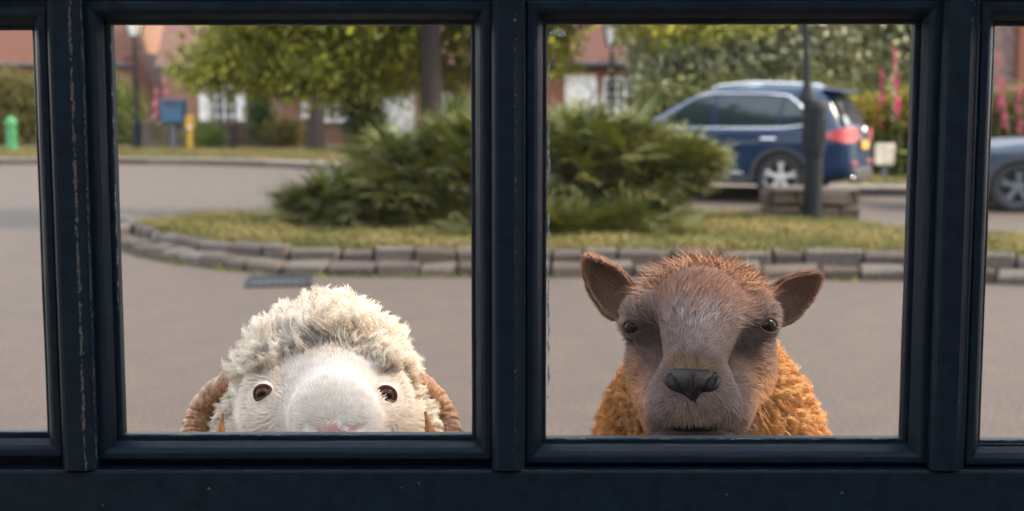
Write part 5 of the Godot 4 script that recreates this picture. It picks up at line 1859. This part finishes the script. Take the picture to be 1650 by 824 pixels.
func build_brown_sheep() -> void:
	var base := cs(1132, 640, 1.62)
	base.y = 0.0
	var t := thing("brown_sheep", "brown faced sheep with upright ears and orange wool looking in through the window", "sheep", base)
	var f := Field.new()
	f.ell(cs(1132, 515, 1.505), ev(104, 84, 95), 0.02)                                   # skull
	for s in [-1, 1]:
		f.ell(cs(1128 + s * 86, 512, 1.47), ev(34, 30, 42), 0.018)                       # brow over the eye
		f.ell(cs(1128 + s * 76, 575, 1.475), ev(30, 46, 46), 0.02)                       # cheek bone
		f.cone(cs(1129 + s * 50, 600, 1.49), cs(1121 + s * 38, 668, 1.40), 58 * PX, 44 * PX, 0.02)      # jaw
	f.cone(cs(1129, 505, 1.445), cs(1119, 592, 1.352), 62 * PX, 38 * PX, 0.02)           # bridge of the nose
	f.ell(cs(1117, 640, 1.352), ev(62, 52, 52), 0.018)                                   # muzzle
	for s in [-1, 1]:
		f.ell(cs(1117 + s * 32, 658, 1.338), ev(38, 30, 40), 0.012)                      # upper lip halves
	f.ell(cs(1118, 712, 1.372), ev(56, 20, 50), 0.010)                                   # lower lip
	f.ell(cs(1118, 688, 1.332), ev(58, 7.5, 60), 0.004, Basis(), true)                     # mouth
	f.cone(cs(1117, 648, 1.316), cs(1118, 684, 1.313), 3.2 * PX, 3.2 * PX, 0.004, true)  # cleft of the lip
	f.cone(cs(1138, 560, 1.60), cs(1142, 690, 1.66), 92 * PX, 150 * PX, 0.03)            # neck
	f.cone(cs(1142, 690, 1.66), cs(1146, 800, 1.74), 160 * PX, 200 * PX, 0.04)
	var eyes := [on_skin(f, 1022, 529, 0.0042), on_skin(f, 1233, 526, 0.0042)]
	for e in eyes: f.ell(e, ev(16.5, 16.5, 16.5), 0.005)
	torso(f, cs(1146, 800, 1.74), base + Vector3(0.19, 0, -1.0), 0.195)
	var b := MB.new()
	nets(f, cs(1140, 560, 1.5) - Vector3(0.24, 0.26, 0.40), cs(1140, 560, 1.5) + Vector3(0.26, 0.16, 0.26), 0.0042, b, brown_col)
	var head := MB.new()
	head.v = b.v.duplicate(); head.n = b.n.duplicate(); head.ix = b.ix.duplicate()
	var low := Vector3(base.x - 0.36, -0.02, base.z - 1.35)
	nets(f, low, Vector3(base.x + 0.40, cs(1140, 560, 1.5).y - 0.24, base.z + 0.25), 0.018, b, func(_p): return Color(0.50, 0.215, 0.07))
	part("body", b, MT.skin, t, true)
	# nose leather
	var nf := Field.new()
	nf.ell(cs(1115, 610, 1.333), ev(40, 16, 34), 0.008)
	nf.ell(cs(1092, 613, 1.332), ev(19, 17, 34), 0.006)
	nf.ell(cs(1138, 613, 1.332), ev(19, 17, 34), 0.006)
	nf.cone(cs(1115, 622, 1.318), cs(1116, 640, 1.318), 20 * PX, 9 * PX, 0.008)
	for s in [-1, 1]:
		nf.cone(on_skin(nf, 1115 + s * 33, 614, 0.0005), on_skin(nf, 1116 + s * 17, 632, 0.0005), 4.5 * PX, 6.5 * PX, 0.003, true)
		nf.cone(cs(1115 + s * 38, 606, 1.322), cs(1115 + s * 31, 618, 1.314), 4.5 * PX, 5.0 * PX, 0.004, true)
	nf.cone(cs(1115, 606, 1.309), cs(1116, 645, 1.302), 2.0 * PX, 2.6 * PX, 0.004, true)
	var nb := MB.new()
	nets(nf, cs(1115, 620, 1.32) - Vector3(0.04, 0.03, 0.04), cs(1115, 620, 1.32) + Vector3(0.04, 0.03, 0.05), 0.0016, nb, func(_p): return Color(0.019, 0.014, 0.012))
	part("nose", nb, MT.nose_leather, t, true)
	for k in 2:
		var look: Vector3 = (cb * Vector3(-0.45 if k == 0 else 0.42, 0.02, 1.0)).normalized()
		eyeball(t, eyes[k], 18.0 * PX, look, Color(0.022, 0.010, 0.006), false, 0.0)
		lid(t, eyes[k], 18.0 * PX, look, 0.12 if k == 0 else -0.10, 0.74, 0.56, Color(0.075, 0.052, 0.044), Color(0.12, 0.085, 0.075))
	# ears
	var fur := Fur.new()
	ear(t, fur, cs(1012, 500, 1.525), cs(944, 416, 1.50), [[0.0, 0.017], [0.2, 0.0220], [0.5, 0.0205], [0.8, 0.0130], [0.93, 0.0070], [1.0, 0.0015]], cb * Vector3(0.15, -0.30, 1.0), Color(0.28, 0.17, 0.13), Color(0.29, 0.18, 0.135), Color(0.50, 0.32, 0.23), -1.0)
	ear(t, fur, cs(1243, 507, 1.525), cs(1316, 441, 1.50), [[0.0, 0.017], [0.2, 0.0220], [0.5, 0.0205], [0.8, 0.0135], [0.93, 0.0075], [1.0, 0.0015]], cb * Vector3(-0.05, -0.35, 1.0), Color(0.28, 0.17, 0.13), Color(0.30, 0.19, 0.145), Color(0.50, 0.33, 0.25), 1.0)
	# coat
	var nosep := cs(1115, 612, 1.31)
	var view := cb * Vector3(0, 0, 1)
	var dens := func(p: Vector3, n: Vector3) -> float:
		var q := to_px(p)
		if n.dot((CAM - p).normalized()) < -0.45 or q.y > 760: return 0.0
		for e in eyes:
			if p.distance_to(e) < 20.5 * PX and (p - e).dot(view) > 3.0 * PX: return 0.0
		if Vector2((q.x - 1115) / 39.0, (q.y - 617) / 20.0).length() < 1.0 and p.distance_to(nosep) < 0.05: return 0.0
		if q.y > 677 and q.y < 700 and absf(q.x - 1118) < 58 - absf(q.y - 688) * 2.0: return 0.0
		var back := behind_eyes(p)
		if back > 0.10 and q.y > 520: return 42000.0
		return 210000.0
	scatter(head, 150000, dens, func(p: Vector3, n: Vector3):
		var q := to_px(p)
		var back := behind_eyes(p)
		var c := brown_col(p)
		var away := (p - nosep).normalized()
		if back > 0.10 and q.y > 520:
			var up := (n + Vector3(0, -0.45, 0) + swirl(p) * 0.9 + in_ball() * 0.2).normalized()
			var cc := Color(0.52, 0.235, 0.078).lerp(Color(0.64, 0.37, 0.165), rng.randf()) * rr(0.75, 1.15)
			fur.put("lock%d" % (rng.randi() % 4), Transform3D(frame_from(up, in_ball()).scaled(Vector3.ONE * rr(0.7, 1.2)), p), cc)
			return
		var crown_t := smoothstep(508.0, 468.0, q.y + absf(q.x - 1130) * 0.16)
		if back > 0.0 and q.y < 505 and rng.randf() < crown_t:
			var flow := (Vector3.UP * 0.55 + n * 0.5 + cb * Vector3(signf(q.x - 1130) * absf(q.x - 1130) / 110.0, 0, 0.12) + in_ball() * 0.32).normalized()
			var cc := Color(0.30, 0.15, 0.085).lerp(Color(0.50, 0.30, 0.19), rng.randf()) * rr(0.8, 1.15)
			if rng.randf() < 0.55: fur.put("long", Transform3D(frame_from(n * 0.6 + flow, flow).scaled(Vector3.ONE * rr(0.6, 1.2)), p), cc)
			return
		var flow2 := grad_flow(n, away + Vector3(0, -0.25 * smoothstep(560.0, 640.0, q.y), 0) + in_ball() * 0.35)
		flow2 = grad_flow(n, flow2 + swirl(p) * 0.9)
		var sc := rr(0.75, 1.25)
		var mid := clampf(smoothstep(535.0, 490.0, q.y) + smoothstep(86.0, 110.0, absf(q.x - 1128)), 0, 1)
		if back > 0.06: sc *= 1.4
		fur.put("mid" if rng.randf() < mid * 0.8 else "short", Transform3D(frame_from(n, flow2).scaled(Vector3.ONE * sc), p), c * rr(0.62, 1.5)))
	body_wool(fur, b, head.ix.size(), 4, Color(0.50, 0.205, 0.062), Color(0.60, 0.31, 0.13))
	var kinds := {"short": hair_tuft(7, 0.0095, 0.0030, 0.00085, 0.62, 3, MT.hair), "mid": hair_tuft(7, 0.016, 0.0034, 0.0009, 0.58, 5, MT.hair), "long": hair_tuft(8, 0.030, 0.004, 0.0007, 0.45, 9, MT.hair, 0.35)}
	for k in 4: kinds["lock%d" % k] = wool_lock(44, 0.024, 0.0058, 0.0006, 1.0, 20 + k, MT.hair, 0.5)
	pass
	for k in fur.xf: many("fleece" if k.begins_with("lock") else "hair", kinds[k], fur.xf[k], fur.cl[k], t, true)

# ---- the white ram
func ram_col(p: Vector3) -> Color:
	var q := to_px(p)
	var c := Color(0.74, 0.69, 0.63)
	var pink := clampf(1.25 - Vector2((q.x - 540) / 46.0, (q.y - 693) / 14.0).length(), 0, 1)
	if behind_eyes(p) < -0.06: c = c.lerp(Color(0.50, 0.24, 0.21), pink)
	return c
func horn(parent: Node3D, pts_px: Array, rad_px: Array, mirror: float) -> void:
	var c := Curve3D.new()
	c.bake_interval = 0.0022
	var P := []
	for q in pts_px: P.append(cs(q[0], q[1], q[2]))
	for i in P.size():
		var tt: Vector3 = (P[mini(i + 1, P.size() - 1)] - P[maxi(i - 1, 0)]) / 5.0
		c.add_point(P[i], -tt, tt)
	var line := c.get_baked_points()
	var n := line.size()
	var tab := []
	for i in rad_px.size(): tab.append([i / (rad_px.size() - 1.0), rad_px[i] * PX])
	var b := MB.new()
	var sides := 26
	var x := Vector3.BACK
	var L := c.get_baked_length()
	for i in n:
		var u := i / (n - 1.0)
		var tg := (line[mini(i + 1, n - 1)] - line[maxi(i - 1, 0)]).normalized()
		x = (x - tg * x.dot(tg)).normalized()
		var y := tg.cross(x)
		var s := L * u
		var rg := 0.0
		for k in sides + 1:
			var a := TAU * k / sides
			var ph := s / 0.0115 + 0.35 * sin(a * 2.0 + s * 40.0) + 0.8 * noise3.get_noise_1d(s * 60.0)
			var fr := ph - floorf(ph)
			var ridge := sin(fr * PI)
			var r := lerp_tab(tab, u) * (0.84 + 0.18 * pow(ridge, 0.5) * (1.0 - smoothstep(0.8, 1.0, u)) + 0.025 * noise3.get_noise_3d(s * 400.0, cos(a) * 40.0, sin(a) * 40.0))
			var d := x * cos(a) + y * sin(a) * 0.82
			var tone := 0.5 + 0.5 * noise3.get_noise_3d(s * 500.0, cos(a) * 30.0 + 50.0, sin(a) * 30.0)
			b.col = Color(0.22, 0.105, 0.052).lerp(Color(0.42, 0.235, 0.13), tone)
			if u > 0.85: b.col = Color(0.50, 0.25, 0.09).lerp(Color(0.34, 0.16, 0.06), tone)
			b.add(line[i] + d * r, d)
	for i in n - 1:
		for k in sides:
			var a := i * (sides + 1) + k
			var e := a + sides + 1
			b.ix.append_array(PackedInt32Array([a, e, a + 1, a + 1, e, e + 1]))
	# normals from the ridged shape
	var acc := PackedVector3Array()
	acc.resize(b.v.size())
	for i in range(0, b.ix.size(), 3):
		var m := (b.v[b.ix[i + 2]] - b.v[b.ix[i]]).cross(b.v[b.ix[i + 1]] - b.v[b.ix[i]])
		for k in 3: acc[b.ix[i + k]] += m
	for i in acc.size():
		if acc[i].length() > 0: b.n[i] = acc[i].normalized()
	part("horn", b, MT.horn, parent, true)

func build_ram() -> void:
	var base := cs(528, 700, 1.62)
	base.y = 0.0
	var t := thing("white_ram", "white woolly ram with curled ridged horns peering over the window sill", "sheep", base)
	var f := Field.new()
	f.ell(cs(527, 625, 1.505), ev(110, 75, 90), 0.02)                                    # skull
	f.cone(cs(527, 634, 1.472), cs(537, 662, 1.385), 82 * PX, 52 * PX, 0.04)
	f.ell(cs(527, 602, 1.480), ev(78, 40, 50), 0.03)             # long arched nose
	f.ell(cs(538, 676, 1.368), ev(51, 36, 44), 0.04)                                    # muzzle
	f.ell(cs(540, 712, 1.385), ev(50, 30, 50), 0.03)
	for s in [-1, 1]:
		f.ell(cs(526 + s * 58, 628, 1.462), ev(44, 46, 46), 0.03)                       # side of the forehead
		f.ell(cs(525 + s * 82, 618, 1.462), ev(32, 22, 36), 0.02)                       # brow
		f.ell(cs(526 + s * 78, 676, 1.442), ev(52, 42, 54), 0.04)                       # cheek
		f.ell(cs(525 + s * 120, 690, 1.50), ev(46, 52, 56), 0.03)
	f.ell(cs(520, 612, 1.560), ev(124, 60, 90), 0.03)                                    # woolly poll
	f.ell(cs(529, 590, 1.570), ev(68, 46, 70), 0.03)
	f.ell(cs(527, 592, 1.525), ev(96, 42, 62), 0.03)
	f.cone(cs(525, 660, 1.60), cs(525, 790, 1.70), 145 * PX, 180 * PX, 0.04)             # neck
	var eyes := [on_skin(f, 429, 635, 0.0045), on_skin(f, 620, 637, 0.0045)]
	for e in eyes: f.ell(e, ev(16.5, 16.5, 16.5), 0.005)
	for s in [-1, 1]:                                                                     # nostrils
		f.cone(on_skin(f, 541 + s * 41, 687, 0.0), on_skin(f, 541 + s * 30, 697, 0.0), 5.5 * PX, 6.0 * PX, 0.004, true)
	torso(f, cs(525, 800, 1.72), base + Vector3(-0.18, 0, -1.0), 0.205)
	var b := MB.new()
	nets(f, cs(525, 620, 1.5) - Vector3(0.23, 0.19, 0.36), cs(525, 620, 1.5) + Vector3(0.23, 0.15, 0.26), 0.0042, b, ram_col)
	var head := MB.new()
	head.v = b.v.duplicate(); head.n = b.n.duplicate(); head.ix = b.ix.duplicate()
	nets(f, Vector3(base.x - 0.40, -0.02, base.z - 1.35), Vector3(base.x + 0.40, cs(525, 620, 1.5).y - 0.17, base.z + 0.25), 0.018, b, func(_p): return Color(0.62, 0.54, 0.44))
	part("body", b, MT.skin, t, true)
	for k in 2:
		var look: Vector3 = (cb * Vector3(-0.34 if k == 0 else 0.34, 0.06, 1.0)).normalized()
		eyeball(t, eyes[k], 18.0 * PX, look, Color(0.085, 0.036, 0.015), true, 0.3 if k == 0 else -0.3)
		lid(t, eyes[k], 18.0 * PX, look, 0.50 if k == 0 else -0.50, 0.70, 0.34, Color(0.085, 0.032, 0.025), Color(0.70, 0.64, 0.60))
	horn(t, [[408, 618, 1.535], [374, 622, 1.560], [341, 646, 1.570], [321, 684, 1.565], [312, 725, 1.54], [322, 768, 1.49], [345, 768, 1.42], [350, 728, 1.385], [359, 668, 1.375]], [25, 32, 34, 34, 33, 29, 25, 20, 3], 1.0)
	horn(t, [[640, 618, 1.535], [670, 622, 1.560], [697, 646, 1.570], [715, 684, 1.565], [723, 725, 1.54], [718, 768, 1.49], [704, 768, 1.42], [700, 728, 1.385], [685, 664, 1.375]], [25, 32, 34, 34, 33, 29, 25, 20, 3], -1.0)
	var fur := Fur.new()
	var nosep := cs(538, 690, 1.28)
	var view := cb * Vector3(0, 0, 1)
	var zone := func(p: Vector3) -> int:          # 0 short face hair, 1 fuzzy cheek, 2 wool
		var q := to_px(p)
		var back := behind_eyes(p)
		for e in eyes:
			if p.distance_to(e) < 30 * PX: return 0
		var w := (72.0 if q.y < 640 else lerpf(72.0, 95.0, (q.y - 640.0) / 50.0)) + noise3.get_noise_3dv(p * 80.0) * 12.0
		if back < 0.04 and q.y > 562.0 + pow(absf(q.x - 528.0) / 72.0, 2.0) * 30.0 and absf(q.x - 532.0) < w: return 0
		if back < 0.04 and q.y > 640 and absf(q.x - 528) < 150: return 1
		if back < 0.012 and q.y > 600: return 1
		if back < 0.07 and q.y > 552.0 + pow(absf(q.x - 528.0) / 72.0, 2.0) * 30.0 + noise3.get_noise_3dv(p * 90.0) * 14.0 and absf(q.x - 530.0) < 92: return 1
		return 2
	var dens := func(p: Vector3, n: Vector3) -> float:
		var q := to_px(p)
		if n.dot((CAM - p).normalized()) < -0.5 or q.y > 750: return 0.0
		for e in eyes:
			if p.distance_to(e) < 20.5 * PX and (p - e).dot(view) > 3.0 * PX: return 0.0
		var z: int = zone.call(p)
		if z == 0:
			if q.y > 681 and absf(q.x - 541) < 50: return 15000.0
			return 230000.0
		return 150000.0 if z == 1 else 34000.0
	scatter(head, 150000, dens, func(p: Vector3, n: Vector3):
		var q := to_px(p)
		var z: int = zone.call(p)
		var away := (p - nosep).normalized()
		var nz := noise3.get_noise_3dv(p * 45.0)
		if z == 0:
			var c := Color(0.84, 0.80, 0.76).lerp(Color(0.78, 0.70, 0.62), clampf(0.3 + nz, 0, 1)) * rr(0.88, 1.12)
			fur.put("short", Transform3D(frame_from(n, grad_flow(n, away + in_ball() * 0.3)).scaled(Vector3.ONE * rr(0.7, 1.15)), p), c)
		elif z == 1:
			var c := Color(0.80, 0.73, 0.66).lerp(Color(0.64, 0.48, 0.34), clampf(nz * 1.1 + rr(-0.3, 0.3), 0, 1)) * rr(0.88, 1.1)
			fur.put("mid", Transform3D(frame_from(n, grad_flow(n, away + Vector3(0, -0.2, 0) + in_ball() * 0.5)).scaled(Vector3.ONE * rr(0.7, 1.3)), p), c)
		else:
			var c := Color(0.90, 0.84, 0.76).lerp(Color(0.64, 0.48, 0.32), clampf(nz * 1.6 - 0.25 + rr(-0.15, 0.15) + 0.55 * exp(-pow((q.y - 575.0 - absf(q.x - 525.0) * 0.28) / 16.0, 2.0)), 0, 0.8)) * rr(0.9, 1.1)
			var lift := (n * 0.9 + Vector3.UP * 0.35 * smoothstep(640.0, 540.0, q.y) + cb * Vector3((q.x - 525.0) / 500.0, 0, 0.1) + swirl(p) * 0.75 + in_ball() * 0.2).normalized()
			if q.y > 600: lift = (lift + Vector3(0, -0.35, 0)).normalized()
			fur.put("lock%d" % (rng.randi() % 6), Transform3D(frame_from(lift, in_ball()).scaled(Vector3.ONE * rr(0.65, 1.2) * (1.1 if q.y < 560 else 0.85 if q.y < 610 else 0.62) * (1.0 + 0.25 * exp(-pow((q.x - 532.0) / 45.0, 2.0)) * smoothstep(570.0, 530.0, q.y))), p), c))
	body_wool(fur, b, head.ix.size(), 6, Color(0.84, 0.78, 0.70), Color(0.66, 0.54, 0.40))
	var kinds := {"short": hair_tuft(7, 0.0080, 0.0030, 0.0009, 0.64, 3, MT.wool), "mid": hair_tuft(9, 0.0125, 0.0034, 0.0007, 0.66, 9, MT.wool, 0.6)}
	for k in 6: kinds["lock%d" % k] = wool_lock(52, 0.036, 0.0080, 0.00085, 1.0, 50 + k, MT.wool, 0.66)
	pass
	for k in fur.xf: many("fleece" if k.begins_with("lock") else "hair", kinds[k], fur.xf[k], fur.cl[k], t, true)

# ---------------------------------------------------------------- everything together
func _ready() -> void:
	rng.seed = 20240611
	noise3.seed = 9
	noise3.frequency = 1.0
	noise3.fractal_octaves = 3
	var cam := Camera3D.new()
	cam.name = "camera"
	add_child(cam)
	var att := CameraAttributesPhysical.new()
	att.frustum_focal_length = 64.08              # 24 mm high film: 412 / 2200 half height
	att.frustum_focus_distance = 1.43
	att.exposure_aperture = 8.4
	att.frustum_near = 0.05
	att.frustum_far = 900.0
	cam.attributes = att
	cam.transform = Transform3D(cb, CAM)
	cam.fov = rad_to_deg(2.0 * atan(412.0 / F))
	cam.near = 0.05
	cam.far = 900.0
	cam.current = true
	var we := WorldEnvironment.new()
	var env := Environment.new()
	var sky := Sky.new()
	var sm := ProceduralSkyMaterial.new()
	sm.sky_top_color = Color(0.70, 0.74, 0.79)
	sm.sky_horizon_color = Color(0.90, 0.885, 0.86)
	sm.sky_curve = 0.25
	sm.ground_bottom_color = Color(0.35, 0.32, 0.28)
	sm.ground_horizon_color = Color(0.6, 0.58, 0.55)
	sm.sun_angle_max = 0.0
	sky.sky_material = sm
	env.background_mode = Environment.BG_SKY
	env.sky = sky
	env.tonemap_mode = Environment.TONE_MAPPER_LINEAR
	env.tonemap_exposure = 6.5
	env.sdfgi_enabled = true
	env.ssao_enabled = true
	env.ssil_enabled = true
	we.environment = env
	add_child(we)
	var sun := DirectionalLight3D.new()
	sun.name = "sun"
	sun.light_energy = 0.5
	sun.light_color = Color(1.0, 0.92, 0.80)
	sun.light_angular_distance = 12.0
	sun.shadow_enabled = true
	add_child(sun)
	sun.look_at_from_position(Vector3(8, 7, 0.5), Vector3.ZERO)
	make_materials()
	build_ground()
	build_room()
	build_window()
	build_buildings()
	build_plants()
	build_cars()
	build_brown_sheep()
	build_ram()
